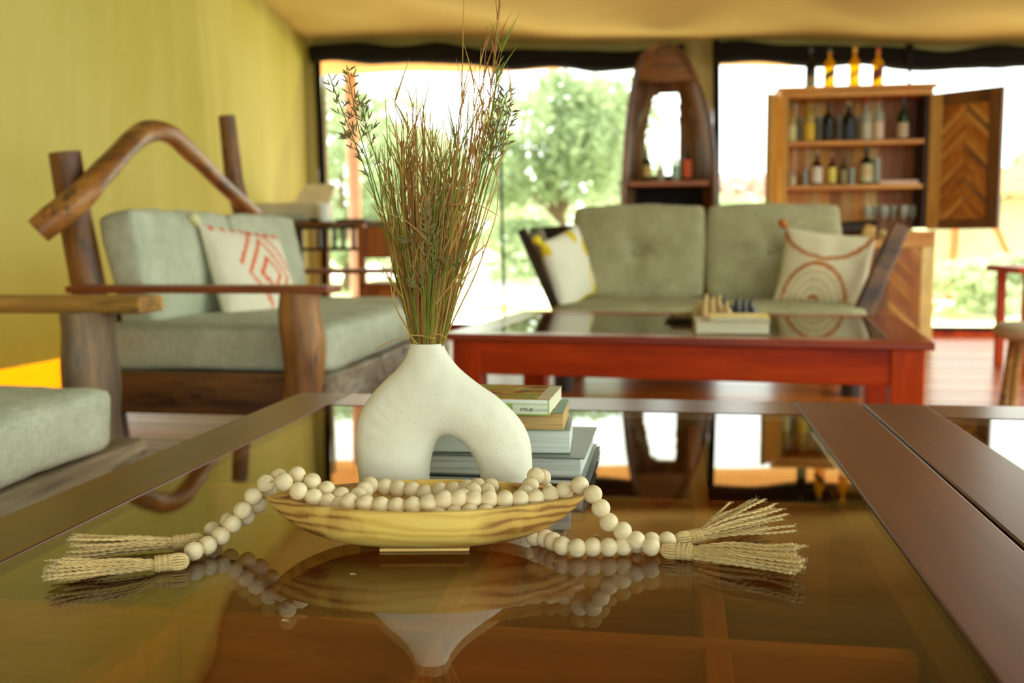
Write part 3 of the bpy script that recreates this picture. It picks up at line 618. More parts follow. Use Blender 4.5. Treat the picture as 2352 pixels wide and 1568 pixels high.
# drilled hole along local z: flatten and dish the poles
for v in bmh.verts:
    rr = math.hypot(v.co.x, v.co.y)
    if rr < 1e-5: v.co.z = math.copysign(.0062, v.co.z)
    v.co.z *= .975
bead_me = bpy.data.meshes.new('bead'); bmh.to_mesh(bead_me); bmh.free(); bead_me.polygons.foreach_set('use_smooth', [True]*len(bead_me.polygons)); bead_me.materials.append(M_bead)
TB = .45
def lift(px, py, mean):          # bead seen at (px,py) whose mirror image gives the table point at row `mean`
    g = onz(px, mean, TB); return ony(px, py, g.y)
def tb(px, py): return onz(px, py, TB+BR_)
def garland(lab, pts):
    g = thing('bead_garland', lab, 'garland', pts[0], 0, 'bead garlands'); n = len(pts)
    pts = [Vector(p) for p in pts]
    for it in range(1):          # keep the beads above the glass
        for i in range(n):
            for j in range(max(0, i-12), i):
                d = pts[i]-pts[j]; L = d.length; mn = BR_*1.93
                if False: d *= (mn-L)/L*.5*.35; pts[i] += d; pts[j] -= d
            if pts[i].z < TB+BR_: pts[i].z = TB+BR_
    for i, p in enumerate(pts):
        o = bpy.data.objects.new('bead', bead_me); COL.objects.link(o); o.parent = g; o.location = p-pts[0]
        d = (pts[min(n-1, i+1)]-pts[max(0, i-1)]).normalized(); o.rotation_mode = 'QUATERNION'; o.rotation_quaternion = d.to_track_quat('Z', 'Y')
    MB().tube(smoothpath(pts, n*3), .0011, 5).build('cord', M_jute, g)
    return g, pts
def tassel(g, head, end, spread, hgt, n, seed, bow=.0):
    """jute tassel lying on the glass from head to end"""
    rt_ = random.Random(seed); head, end = Vector(head), Vector(end); ax = (end-head); L = ax.length; ax.normalize(); sd_ = Vector((-ax.y, ax.x, 0)).normalized()
    neck = head+ax*.036
    t = thing('tassel', None, None); t.parent = g; t.location = head-g.location
    kn = MB(); kn.tube([head-ax*.001, head+ax*.004, head+ax*.012, head+ax*.02], [.002, .0056, .0066, .0058], 10)
    up0 = ax.cross(sd_)
    for k in range(16):
        a = k*math.pi/8; o_ = sd_*math.cos(a)+up0*math.sin(a); kn.tube(smoothpath([head+o_*.0012, head+ax*.003+o_*.0060, head+ax*.011+o_*.0078+sd_*rt_.uniform(-.0006, .0006), head+ax*.021+o_*.0058], 8), .00135, 5)
    kn.build('knot', M_jute, t, smooth=180)
    bd_ = MB()
    for k in range(10):
        c = head+ax*(.017+.0016*k); r_ = .0078+.0003*math.sin(k*2)
        up_ = ax.cross(sd_); bd_.tube([c+(sd_*math.cos(a)+up_*math.sin(a))*r_ for a in [x*math.pi/8 for x in range(17)]], .0010, 5)
    bd_.build('binding', M_jute, t, smooth=180)
    fz = MB()
    for s_ in range(n):
        a = math.sqrt(rt_.random()); an = rt_.uniform(0, 2*math.pi); lx, lz = a*math.cos(an), a*math.sin(an)
        e = head+ax*(L*rt_.uniform(.9, 1.03))+sd_*lx*spread; e.z = TB+.0018+(lz*.5+.5)*hgt
        st0 = head+ax*.030+sd_*lx*.0058; st0.z = head.z+lz*.0055
        m1 = st0.lerp(e, .4)+sd_*(rt_.uniform(-.003, .003)+bow); m1.z = max(TB+.0020, st0.lerp(e, .4).z+rt_.uniform(-.001, .003)); m2 = st0.lerp(e, .75)+sd_*(rt_.uniform(-.003, .003)+bow*.7); m2.z = max(TB+.0020, m2.z)
        nn = 64; c = smoothpath([head+ax*.014+sd_*lx*.004+Vector((0, 0, lz*.004)), st0, m1, m2, e], nn); mb = MB(); ph = rt_.uniform(0, 6)
        for ply in (0, math.pi):
            pth = []; up_ = ax.cross(sd_)
            for i, p in enumerate(c): a2 = ph+ply+i*.8; pth.append(p+(sd_*math.cos(a2)+up_*math.sin(a2))*.0008)
            mb.tube(pth, [.00098]*nn+[.0013], 5)
        for p in c: pass
        mb.build('strand', M_jute, t, smooth=180)
        for q in range(7):
            p = c[rt_.randrange(16, nn)]; d = Vector((rt_.gauss(0, 1), rt_.gauss(0, 1), abs(rt_.gauss(0, 1))*.8)).normalized()*rt_.uniform(.002, .006)
            d2 = d+ax*rt_.uniform(-.003, .005); fz.tube([p, p+d*.6, p+d2], .00007, 3, cap=False)
        for q in range(5):
            d = (ax+Vector((rt_.gauss(0, .5), rt_.gauss(0, .5), rt_.gauss(0, .4)))).normalized(); fz.tube([e, e+d*.002, e+d*.005], .00016, 3, cap=False)
    o = fz.build('fibres', M_jutef, t); o['kind'] = 'stuff'
# strand A, front
A = [lift(445, 1265, 1288), lift(476, 1252, 1276), lift(506.4, 1230.5, 1263), lift(533.5, 1203, 1255), lift(557.5, 1172, 1249), lift(582, 1139, 1242), lift(610.7, 1110, 1239)]
inA = [(651.5, 1106.5, 1.0), (685, 1127.6, 1.004), (720, 1142, 1.008), (752, 1152, 1.012), (776, 1161, 1.012), (802, 1153, 1.0), (840, 1156, .998), (875, 1161, .998), (911.8, 1163, .998), (949, 1161, .998), (985, 1155, 1.0), (1020, 1146.6, 1.003), (1054, 1145.7, 1.008), (1088.5, 1146.6, 1.012), (1124, 1146.6, 1.016), (1159.6, 1146.6, 1.02), (1194.5, 1146.6, 1.026), (1230, 1144, 1.034), (1264, 1136, 1.042), (1297, 1125.6, 1.05)]
A += [ony(*p) for p in inA]
A += [lift(1331.8, 1114, 1254), lift(1362, 1135, 1265), lift(1380, 1167, 1269), lift(1398, 1199, 1272), lift(1429.6, 1219, 1274.6), lift(1460.5, 1240.8, 1277), lift(1495, 1255, 1280)]
gA, A = garland('front wooden bead garland draped over both bowl tips with jute tassels', A)
Bp = [lift(489, 1217, 1240), lift(526, 1196, 1238), lift(565, 1186, 1237), lift(591, 1159, 1231), lift(615, 1125, 1226)]
inB = [(640.4, 1096, 1.035), (682, 1091, 1.03), (717, 1106, 1.03), (750, 1124.6, 1.03), (785, 1138.5, 1.028), (823, 1139, 1.03), (837, 1126, 1.05), (849, 1114, 1.072), (882.7, 1117.5, 1.08), (914.4, 1122.4, 1.08), (947, 1125.6, 1.08), (977, 1132, 1.078), (1011, 1127, 1.08), (1042.7, 1125.6, 1.08), (1071.7, 1120.8, 1.083), (1097.6, 1117.5, 1.086), (1126.7, 1117.5, 1.09),
       (1118, 1130, 1.066), (1086, 1128, 1.055), (1062, 1142, 1.04), (1034, 1158, 1.03), (1008, 1182, 1.0), (1046, 1180, 1.0), (1080, 1177, 1.0), (1116, 1179, 1.0), (1152, 1182, 1.01), (1182, 1166, 1.03), (1207, 1134, 1.062), (1218, 1116, 1.085), (1230, 1093, 1.10), (1246, 1096.5, 1.118)]
Bp += [ony(*p) for p in inB]
c0 = Bp[-1]; c1 = tb(1215, 1225)
Bp += [ony(1252, 1125, 1.135), ony(1250, 1158, 1.142), ony(1244, 1192, 1.14), ony(1232, 1222, 1.13)]
Bp += [tb(1228, 1232), tb(1252, 1236), tb(1270, 1243), tb(1291, 1253), tb(1325, 1258), tb(1361, 1256), tb(1397.7, 1256), tb(1431, 1254), tb(1463, 1248), tb(1496.6, 1243), tb(1532, 1242)]
gB, Bp = garland('rear wooden bead garland looping behind the bowl with darker jute tassels', Bp)
# low beads filling the bowl belong to the rear garland
for px, py, y in ((858, 1164, 1.02), (893, 1167, 1.02), (928, 1167, 1.02), (965, 1168, 1.02)):
    p = ony(px, py, y); o = bpy.data.objects.new('bead', bead_me); COL.objects.link(o); o.parent = gB; o.location = p-gB.location
def gz(px, py, z=TB+.0085): return onz(px, py, z)
tassel(gA, gz(433, 1287), gz(118, 1320), .018, .024, 34, 1)
tassel(gB, gz(470, 1240), gz(165, 1268), .021, .024, 34, 2)
tassel(gA, gz(1518, 1262), gz(1838, 1292), .044, .024, 42, 3)
tassel(gB, gz(1552, 1242), gz(1760, 1195, TB+.012), .056, .034, 36, 4)

# ================================================================== BOOKS BEHIND THE VASE
def page_m(name, c1, c2):
    m, nt, b = base(name, .85, .2); v = coords(nt, (.8, .8, 60)); f = noise_n(nt, v, 9, 3, .6)
    nt.links.new(ramp(nt, f, [(0.35, c1), (0.62, c2)]), b.inputs['Base Color']); bump(nt, b, f, .2, .0004); return m
MPw = page_m('white_pages', srgb(176, 180, 168), srgb(216, 220, 208)); MPy = page_m('tan_pages', srgb(178, 138, 78), srgb(208, 176, 116)); MPc = page_m('cream_pages', srgb(214, 206, 170), srgb(232, 226, 194))
def book(lab, x0, x1, y0, y1, z0, z1, cov, pages, spine=None, rz=0, ct=.0016, over=.003, group='books stacked behind the vase', bevel=.0006):
    xm, ym = (x0+x1)/2, (y0+y1)/2; t = thing('book', lab, 'book', (xm, ym, z0), R(rz), group); w, d, h = x1-x0, y1-y0, z1-z0
    def cover(za, zb): return MB().box(-w/2, w/2, -d/2, d/2, za, zb).build('cover', cov, t, local=True, bevel=bevel)
    cover(0, ct); top = cover(h-ct, h)
    MB().box(-w/2+over, w/2-over, -d/2+(over if spine != 'front' else .001), d/2-over, ct, h-ct).build('page_block', pages, t, local=True)
    if spine == 'front': MB().box(-w/2, w/2, -d/2-.0012, -d/2+.0008, 0, h).build('spine', plain('green_spine', srgb(150, 186, 84), .5), t, local=True, bevel=.0006)
    else: MB().box(-w/2-.0012, -w/2+.0008, -d/2, d/2, 0, h).build('spine', cov, t, local=True)
    return t
Mblk = plain('book_black', srgb(44, 46, 42), .35); Mgry = plain('book_grey', srgb(104, 112, 98), .3)
Mart, nt, b = base('book_artwork', .7, .15); f = noise_n(nt, coords(nt, (1, 2, 1), False), 16, 2, .5, .8)
nt.links.new(ramp(nt, f, [(0.3, srgb(80, 50, 20)), (0.42, srgb(140, 84, 20)), (0.52, srgb(190, 140, 40)), (0.62, srgb(120, 140, 40)), (.7, srgb(206, 190, 150))]), b.inputs['Base Color'])
book('flat black hardback at the very bottom of the book stack behind the vase', -.40, -.108, 1.30, 1.52, .4515, .4590, Mblk, MPw, ct=.0012)
book('thick grey hardback with ribbed white pages, second from the stack bottom', -.41, -.114, 1.305, 1.53, .4592, .4875, Mgry, MPw, over=.006)
book('fat white paged paperback in the middle of the stack behind the vase', -.36, -.140, 1.322, 1.452, .4877, .520, Mgry, page_m('bright_pages', srgb(204, 210, 200), srgb(222, 228, 218)), over=.0008, ct=.001, rz=4)
book('tan paged paperback with a green cover, second from the stack top', -.35, -.146, 1.318, 1.432, .5203, .5455, plain('book_green', srgb(96, 136, 112), .4), MPy, over=.0008, ct=.001, rz=2)
bk = book('topmost paperback with green and white lettered spine on the vase stack', -.33, -.159, 1.298, 1.43, .5458, .5665, Mart, MPc, 'front', over=.001, ct=.001, rz=-1)
MB().box(.036, .0835, -.0676, -.0668, .002, .0145).build('spine_label', plain('white_label', srgb(226, 228, 206), .5), bk, local=True)
MB().box(-.08, .0835, -.0675, -.0662, .0155, .0207).build('cover_edge', plain('silver_edge', srgb(220, 226, 214), .2), bk, local=True)
MB().box(.068, .085, -.060, .058, .0202, .0209).build('cover_strip', plain('tan_strip', srgb(186, 170, 124), .5), bk, local=True)
def text(s_, loc, size, mat, parent, rot=(90, 0, 0), bold=0.0):
    cu = bpy.data.curves.new('lettering', 'FONT'); cu.body = s_; cu.size = size; cu.extrude = .00008; cu.offset = bold; cu.resolution_u = 3; tmp = bpy.data.objects.new('lettering_curve', cu); mesh_ = bpy.data.meshes.new_from_object(tmp); bpy.data.objects.remove(tmp); o = bpy.data.objects.new('lettering', mesh_); COL.objects.link(o); mesh_.materials.clear(); mesh_.materials.append(mat)
    o.parent = parent; o.location = loc; o.rotation_euler = tuple(R(a) for a in rot); return o
Mink = plain('ink_green', srgb(60, 84, 30), .6)
text('STRUIK', (.046, -.0678, .0055), .0058, Mink, bk, bold=.00012); text('NATURE', (.0665, -.0678, .0055), .0050, plain('ink_pale', srgb(140, 160, 110), .6), bk)
text('STUART', (.008, -.0674, .0065), .0062, Mink, bk)

# ================================================================== FAR RED TABLE
ft = thing('coffee_table', 'far red-brown coffee table with an inset glass top before the sofa', 'table', (.065, 3.88, 0), R(-6.2)); hw, hd = .805, .565
for a in ((-hw, hw, -hd, -hd+.12), (-hw, hw, hd-.12, hd)): MB().box(*a, .425, .45).build('frame_board', M_redtop, ft, local=True, bevel=.004)
for a in ((-hw, -hw+.13), (hw-.13, hw)): MB().box(*a, -hd+.12, hd-.12, .425, .45).build('frame_board', M_redtop, ft, local=True, bevel=.004)
MB().box(-hw+.13, hw-.13, -hd+.12, hd-.12, .441, .448).build('glass_pane', M_gt, ft, local=True)
MB().box(-hw+.05, hw-.05, -hd+.05, hd-.05, .36, .372).build('panel', M_dark, ft, local=True)
for s_ in (-1, 1):
    MB().box(-hw+.1, hw-.1, s_*(hd-.045)-.012, s_*(hd-.045)+.012, .305, .425).build('apron', M_red, ft, local=True, bevel=.003)
    MB().box(s_*(hw-.06)-.012, s_*(hw-.06)+.012, -hd+.12, hd-.12, .305, .425).build('apron', M_red, ft, local=True, bevel=.003)
    for q in (-1, 1): MB().box(s_*(hw-.075)-.05, s_*(hw-.075)+.05, q*(hd-.075)-.05, q*(hd-.075)+.05, 0, .425).build('leg', M_redv, ft, local=True, bevel=.004)
p0 = ony(1598, 768, 3.47); p1 = ony(1768, 768, 3.47)
book('thick cream paged book lying on the far red table', p0.x, p1.x, 3.46, 3.68, .451, .492, plain('book_tan', srgb(200, 180, 130), .5), MPc, rz=0, group='books on the far table')
book('thin yellow and white magazine on top of the cream book', p0.x+.05, p1.x+.005, 3.47, 3.68, .493, .506, plain('mag_yellow', srgb(236, 200, 70), .4), MPw, rz=-2, group='books on the far table')
def figure(px, py0, py1, y, mat, lab, name, seed):
    rr = random.Random(seed); c = ony(px, py1, y); top = ony(px, py0, y).z; g = thing(name, lab, 'carving', (c.x, y, .4485)); h = top-.4485
    mb = MB()
    for k in range(5):
        x = (k-2)*.026; hh = h*rr.uniform(.65, 1); y_ = rr.uniform(-.02, .02)
        mb.tube(smoothpath([(x, y_, 0), (x*1.2, y_, hh*.4), (x*1.0, y_, hh*.75), (x*1.05+.006, y_, hh)], 8), [.02, .021, .019, .016, .013, .011, .009, .007, .003], 8)
    mb.lathe([(.05, 0), (.055, .008), (.04, .02), (.01, .024)], (0, 0, 0), 14); mb.build('figure_body', mat, g, local=True, smooth=60)
figure(1635, 668, 712, 3.95, plain('pale_carving', srgb(196, 160, 96), .6), 'small pale carved wooden figure group on the far table', 'carved_figure', 1)
figure(1692, 678, 708, 4.0, plain('black_carving', srgb(30, 30, 32), .4), 'small black carved figure group right of the pale carving', 'carved_figure', 2)
c = onz(1572, 735, .45); g = thing('ashtray', 'low dark dish with a tan rim on the far table', 'dish', (c.x, c.y, .4485))
MB().lathe([(.07, 0), (.085, .012), (.082, .016), (.06, .006), (.001, .005)], seg=24).build('dish_body', plain('dish_dark', srgb(50, 52, 50), .3), g, local=True, smooth=50)
MB().lathe([(.05, .006), (.058, .03), (.052, .032), (.04, .014), (.001, .012)], seg=20).build('inner_bowl', plain('dish_tan', srgb(150, 116, 60), .5), g, local=True, smooth=50)

# ================================================================== FAR SOFA
sf = thing('sofa', 'far two-seat sofa with taupe cushions and slanted dark log arms', 'sofa', (.165, 5.4, 0))
MB().box(-.62, 1.0, 4.98, 5.86, .22, .32).build('seat_frame', M_log, sf, bevel=.01)
for px in (-.55, .87):
    for y in (5.05, 5.75): MB().tube([(px, y, 0), (px, y, .24)], .05, 10, nz=.05).build('leg', M_dark, sf, smooth=60)
mb = MB(); mb.bar((-.80, 5.3, .825), (-.575, 5.15, .36), .05, .035, (0, 1, 0)); mb.build('arm', M_dark, sf, bevel=.006)
mb = MB(); mb.bar((-.755, 5.45, .815), (-.56, 5.3, .36), .10, .025, (0, 1, 0)); mb.build('arm', wood('silver_wood', srgb(120, 112, 92), srgb(170, 164, 140), srgb(200, 196, 174), 2, 6, .4), sf, bevel=.004)
mb = MB(); mb.bar((1.13, 5.3, .83), (.905, 5.1, .36), .09, .055, (0, 1, 0)); mb.build('arm', M_beam, sf, bevel=.012)
mb = MB(); mb.bar((1.03, 5.55, .83), (.87, 5.3, .40), .06, .05, (0, 1, 0)); mb.build('arm', M_greyx, sf, bevel=.01)
MB().tube(smoothpath([(-.85, 5.98, .80), (-.2, 6.0, .83), (.6, 6.0, .81), (1.15, 5.98, .83)], 12), .045, 10, nz=.06).build('back_rail', M_dark, sf, smooth=60)
MB().tube([(-.65, 5.97, .4), (.95, 5.97, .4)], .04, 8, nz=.06).build('back_rail', M_dark, sf, smooth=60)
for x in (-.45, 0.15, .75): MB().tube([(x, 5.97, .36), (x, 5.99, .82)], .03, 8).build('back_slat', M_dark, sf, smooth=60)
xf(softbox(1.54, .80, .13, .04, 14, .01, .004, 3), T((.165, 5.40, .375))).build('seat_cushion', M_cush2, sf, smooth=180)
for k, (pa, pb) in enumerate(((1314, 1618), (1622, 1932))):
    a, b_ = ony(pa, 580, 5.65).x, ony(pb, 580, 5.65).x
    mb = softbox(b_-a-.012, .52, .15, .028, 22, .022, .007, k*9, dimple=.04)
    xf(mb, T(((a+b_)/2, 5.72, .69), 78, 0, 0)).build('back_cushion', M_cush2, sf, smooth=180)
    cc = T(((a+b_)/2, 5.72, .69), 78, 0, 0) @ Vector((0, 0, .063)); MB().lathe([(.001, .004), (.012, .002), (.013, -.003)], cc, 10, T((0, 0, 0), 78)).build('button', M_cush2, sf, smooth=60)
def pat_rainbow(u, v, s_):
    cream = srgb(226, 214, 176); rust = srgb(184, 104, 28); pale = srgb(208, 190, 140)
    if s_ > 0: return cream
    r1 = math.hypot((u+.12)/.74, (v+1.0)/1.10)
    if abs(r1-.95) < .055: return rust
    if r1 < .9:
        if .09 < r1 < .20 and v > -.93: return rust
        return pale if int(r1*10) % 2 and .3 < r1 < .8 else cream
    r2 = math.hypot((u+.05)/1.05, (v-1.15)/.98)
    if abs(r2-.95) < .05: return rust
    return cream
M_pil = vcol('pillow_print')
def placed_pillow(lab, w, h, t, M, pat, seed, corner=None, group='patterned scatter pillows'):
    mb, uv = pillow(w, h, t, 44, seed); r = thing('pillow', lab, 'pillow', M.translation, 0, group); xf(mb, M)
    mb.build('pillow_cover', M_pil, r, smooth=180, cols=[pat(*q) for q in uv])
    if corner:
        for (u, v, colr) in corner:
            tb_ = MB(); p = M @ Vector((u*w/2, 0, v*h/2)); d = (M.to_3x3() @ Vector((u, 0, v))).normalized()
            tb_.tube([p-d*.012, p+d*.01, p+d*.03, p+d*.05], [.006, .02, .024, .014], 9, nz=.15); tb_.build('corner_tassel', colr, r, smooth=180)
    return r
c = ony(1893, 622, 5.4)
placed_pillow('cream pillow with rust coloured rainbow arcs at the right sofa arm', .46, .40, .15, T((c.x, 5.40, .61), -16, 7, -12), pat_rainbow, 5, [(-1, 1, plain('rust_tassel', srgb(190, 104, 40), .9)), (1, 1, plain('gold_tassel', srgb(190, 160, 90), .9))])
def pat_yel(u, v, s_):
    cream = srgb(230, 224, 196); y = srgb(226, 196, 50)
    if math.hypot(u-.75, (v-.35)*1.2) < .28 or math.hypot(u-.3, v-.85) < .2: return y
    if abs(math.hypot(u-.9, v+.55)-.35) < .09: return y
    if v < -.9 or (u < -.85 and v > .6): return y
    return cream
c = ony(1306, 615, 5.4)
placed_pillow('cream pillow with yellow shapes leaning on the left sofa arm', .40, .40, .15, T((c.x, 5.40, .615), -10, -14, 66), pat_yel, 8, [(-1, 1, plain('yellow_tassel', srgb(232, 206, 40), .9))])

# ================================================================== LEFT LOVESEAT
lv = thing('loveseat', 'rustic log framed loveseat with grey cushions along the canvas wall', 'loveseat', (-1.6, 4.1, 0))
a, b_ = ony(180, 668, 3.18), ony(772, 661, 3.18)
MB().box(a.x, b_.x, 3.10, 3.24, .605, .63).build('armrest', M_armw, lv, bevel=.006)
a, b_ = ony(652, 800, 3.16), ony(742, 800, 3.16)
def legs(x0_, x1_, y0_, y1_, z0_, z1_, mat, seed, par, name='leg'):
    mb = MB(); n = 10
    pts_ = [((x0_+x1_)/2+.006*math.sin(i*1.1+seed), (y0_+y1_)/2, z0_+(z1_-z0_)*i/n) for i in range(n+1)]
    mb.tube(pts_, [(x1_-x0_)/2*(1+.07*math.sin(i*.9+seed)) for i in range(n+1)], 12, nz=.07, fl=(y1_-y0_)/(x1_-x0_)); return mb.build(name, mat, par, smooth=60)
legs(a.x, b_.x, 3.08, 3.22, 0, .607, M_log, 1, lv)
legs(-1.22, -1.14, 4.92, 5.0, 0, .607, M_dark, 2, lv)
MB().box(-1.96, -1.13, 4.93, 5.05, .605, .63).build('armrest', M_armw, lv, bevel=.006)
MB().box(-2.05, a.x+.03, 3.13, 3.19, .19, .335).build('side_rail', M_beam, lv, bevel=.01)
MB().box(-2.05, -1.15, 4.96, 5.02, .19, .335).build('side_rail', M_beam, lv, bevel=.01)
mfr = wood('whitewashed_wood', srgb(110, 88, 62), srgb(164, 150, 124), srgb(206, 204, 184), 1, 9, .5, .4, .3, streak=srgb(90, 62, 44))
MB().box(-1.19, -1.125, 3.2, 4.95, .17, .325).build('front_rail', mfr, lv, bevel=.012)
MB().tube([(-2.18, 3.35, 1.10), (-2.15, 3.36, .85), (-2.11, 3.35, .61), (-2.06, 3.33, .3), (-2.03, 3.33, 0)], [.056, .058, .06, .062, .06], 14, nz=.07).build('back_post', M_log, lv, smooth=60)
MB().tube([(-2.36, 5.1, 1.44), (-2.33, 5.1, 1.1), (-2.2, 5.08, .6), (-2.1, 5.08, 0)], [.045, .05, .052, .05], 12, nz=.07).build('back_post', M_log, lv, smooth=60)
pth = [ony(88, 532, 3.12), ony(190, 445, 3.22), ony(262, 368, 3.5), ony(325, 308, 3.8), ony(378, 303, 3.98), ony(432, 345, 4.25), ony(505, 418, 4.7), ony(585, 492, 5.2)]
MB().tube(smoothpath(pth, 36), [.048-.0003*i for i in range(37)], 14, nz=.08).build('arch_branch', M_logx, lv, smooth=60)
MB().tube([(-2.16, 3.3, .50), (-2.2, 5.1, .5)], .04, 10, nz=.06).build('back_rail', M_dark, lv, smooth=60)
for y in (3.9, 4.5): MB().tube([(-2.1, y, .25), (-2.19, y, .86)], .03, 8).build('back_slat', M_dark, lv, smooth=60)
MB().box(-2.02, -1.2, 3.19, 4.96, .28, .325).build('seat_base', M_dark, lv)
xf(softbox(.845, 1.76, .165, .03, 22, .010, .004, 11), T((-1.563, 4.08, .408))).build('seat_cushion', M_cush, lv, smooth=180)
for k, (ya, yb) in enumerate(((3.36, 4.17), (4.19, 4.95))):
    mb = softbox(.43, yb-ya-.01, .15, .03, 18, .016, .006, 20+k)
    xf(mb, T((-1.935, (ya+yb)/2, .685), 0, -100+26, 0) if False else Matrix.Translation((-1.965, (ya+yb)/2, .675)) @ Matrix.Rotation(R(79), 4, 'Y')).build('back_cushion', M_cush, lv, smooth=180)
def pat_or(u, v, s_):
    cream = srgb(232, 224, 196); o_ = srgb(226, 84, 24)
    if s_ > 0: return cream
    a_ = u-.15; d = abs(a_)*1.25+abs(v+.05)*.85
    if abs(d-.30) < .06: return o_
    if abs(d-.66) < .055 and not (abs(a_) < .1 and v < 0): return o_
    if abs(d-1.02) < .05 and v > .1: return o_
    if v > .86: return o_ if int((u+1)*9) % 2 else cream
    return cream
c = ony(572, 628, 4.15)
placed_pillow('cream pillow with orange diamond lines on the loveseat', .46, .44, .15, T((-1.74, 3.96, .625), -24, 6, 70), pat_or, 2, [(-1, 1, plain('cream_tassel', srgb(226, 216, 160), .9))])

# ================================================================== NEAR LEFT ARMCHAIR
ac = thing('armchair', 'nearest log armchair with a pale seat cushion cut off at the left', 'armchair', (-1.75, 2.1, 0))
b_ = ony(345, 700, 2.66); MB().box(-2.35, b_.x, 2.60, 2.74, .575, .622).build('armrest', M_greyx, ac, bevel=.008)
a, b_ = ony(122, 850, 2.62), ony(278, 850, 2.62)
mb = MB(); n = 12
mb.tube([((a.x+b_.x)/2+.035*max(0, (6-i)/6)**2, 2.64, .58*i/n) for i in range(n+1)], [(b_.x-a.x)/2*(1+.12*max(0, (5-i)/5)+.04*math.sin(i)) for i in range(n+1)], 14, nz=.08, fl=.6)
mb.build('leg', wood('leg_wood', srgb(70, 58, 46), srgb(112, 92, 66), srgb(150, 118, 78), 2, 9, .5, .4, .12, streak=srgb(64, 70, 72)), ac, smooth=60)
MB().box(-1.47, -1.375, 1.2, 2.42, .13, .262).build('front_rail', M_grey, ac, bevel=.012)
MB().box(-2.2, -1.47, 2.34, 2.42, .13, .262).build('side_rail', M_grey, ac, bevel=.012)
MB().box(-2.2, -1.45, 1.25, 2.36, .225, .262).build('seat_base', M_dark, ac)
legs(-1.47, -1.39, 1.22, 1.3, 0, .575, M_log, 4, ac); legs(-2.3, -2.2, 2.6, 2.7, 0, .95, M_log, 5, ac); legs(-2.3, -2.2, 1.2, 1.3, 0, .95, M_log, 6, ac)
MB().box(-2.35, -1.33, 1.16, 1.28, .575, .622).build('armrest', M_greyx, ac, bevel=.008)
xf(softbox(.86, 1.02, .162, .035, 20, .014, .005, 31), T((-1.79, 1.735, .345))).build('seat_cushion', M_cush, ac, smooth=180)
MB().tube([(-2.25, 1.2, .8), (-2.25, 2.7, .8)], .04, 8, nz=.06).build('back_rail', M_log, ac, smooth=60)
mb = softbox(.44, 1.0, .16, .045, 14, .03, .006, 40); xf(mb, Matrix.Translation((-2.12, 1.75, .64)) @ Matrix.Rotation(R(76), 4, 'Y')).build('back_cushion', M_cush, ac, smooth=180)

# ================================================================== DESK, PRINTER, CHAIR
dkx0, dkx1 = ony(612, 510, 6.9).x, ony(945, 510, 6.9).x
ds_ = thing('desk', 'dark slatted console desk under the printer by the corner', 'desk', ((dkx0+dkx1)/2, 7.1, 0))
MB().box(dkx0, dkx1, 6.9, 7.45, .885, .91).build('desk_top', M_mahogx, ds_, bevel=.004)
MB().box(dkx0, dkx1, 6.9, 6.94, .855, .884).build('rail', M_dark, ds_); MB().box(dkx0, dkx1, 6.9, 6.94, .70, .725).build('rail', M_dark, ds_)
for px in (632, 692, 733, 768, 788, 812, 835, 858, 892, 925): x = ony(px, 540, 6.92).x; MB().box(x-.012, x+.012, 6.905, 6.935, .72, .86).build('slat', M_dark, ds_)
for x in (dkx0+.02, dkx1-.06):
    for y in (6.9, 7.4): MB().box(x, x+.05, y, y+.05, 0, .885).build('leg', M_dark, ds_)
MB().box(dkx0+.05, dkx1-.05, 7.38, 7.42, .3, .34).build('stretcher', M_dark, ds_)
pa, pb = ony(592, 480, 7.1).x, ony(738, 480, 7.1).x
pr = thing('printer', 'beige desktop printer with a raised paper tray on the console desk', 'printer', ((pa+pb)/2, 7.2, .91)); mpr = plain('printer_beige', srgb(196, 188, 160), .5)
MB().box(pa, pb, 7.02, 7.38, .91, 1.055).build('printer_body', mpr, pr, bevel=.015); MB().box(pa+.06, pb-.1, 7.005, 7.03, .93, .975).build('output_slot', plain('slot_grey', srgb(170, 176, 160), .4), pr, bevel=.004)
mb = MB().add([(pa+.2, 7.3, 1.05), (pb, 7.3, 1.05), (pb+.01, 7.42, 1.20), (pa+.26, 7.42, 1.20)], [(0, 1, 2, 3)]); mb.build('paper_tray', plain('tray_beige', srgb(214, 200, 172), .5), pr, solid=.02)
c = ony(742, 495, 7.0); o = MB().lathe([(.001, 0), (.034, 0), (.04, .13), (.036, .13), (.031, .008), (.001, .006)], (c.x, 7.0, .91), 18).build('cup', plain('cup_white', srgb(214, 224, 210), .4), smooth=50); put(o, 'plain white cup on the desk beside the printer', 'cup')
c = ony(722, 495, 6.96); o = MB().box(c.x-.03, c.x+.03, 6.93, 6.98, .91, .935).build('stapler', M_black, bevel=.006); put(o, 'small black stapler in front of the printer', 'stapler')
c = ony(690, 495, 6.96); o = MB().box(c.x-.10, c.x+.05, 6.92, 7.0, .911, .919).build('notebook', plain('dark_book', srgb(70, 64, 50), .6), bevel=.002); put(o, 'thin dark notebook lying at the front edge of the desk', 'notebook')
c = ony(805, 497, 6.96); o = MB().box(c.x-.1, c.x+.12, 6.93, 7.1, .911, .93).build('folder', plain('folder_dark', srgb(84, 84, 78), .5), bevel=.003); put(o, 'flat grey folder on the desk right of the cup', 'folder')
cx0, cx1 = ony(822, 600, 6.2).x, ony(930, 600, 6.2).x
ch = thing('desk_chair', 'brown wooden chair drawn up to the console desk', 'chair', ((cx0+cx1)/2, 6.3, 0)); mch = wood('chair_wood', srgb(120, 62, 20), srgb(156, 86, 30), srgb(180, 108, 44), 2, 5, .4)
for x in (cx0, cx1-.045):
    MB().box(x, x+.045, 6.2, 6.245, 0, .88).build('leg', mch, ch, bevel=.004); MB().box(x, x+.045, 6.62, 6.665, 0, .46).build('leg', mch, ch, bevel=.004)
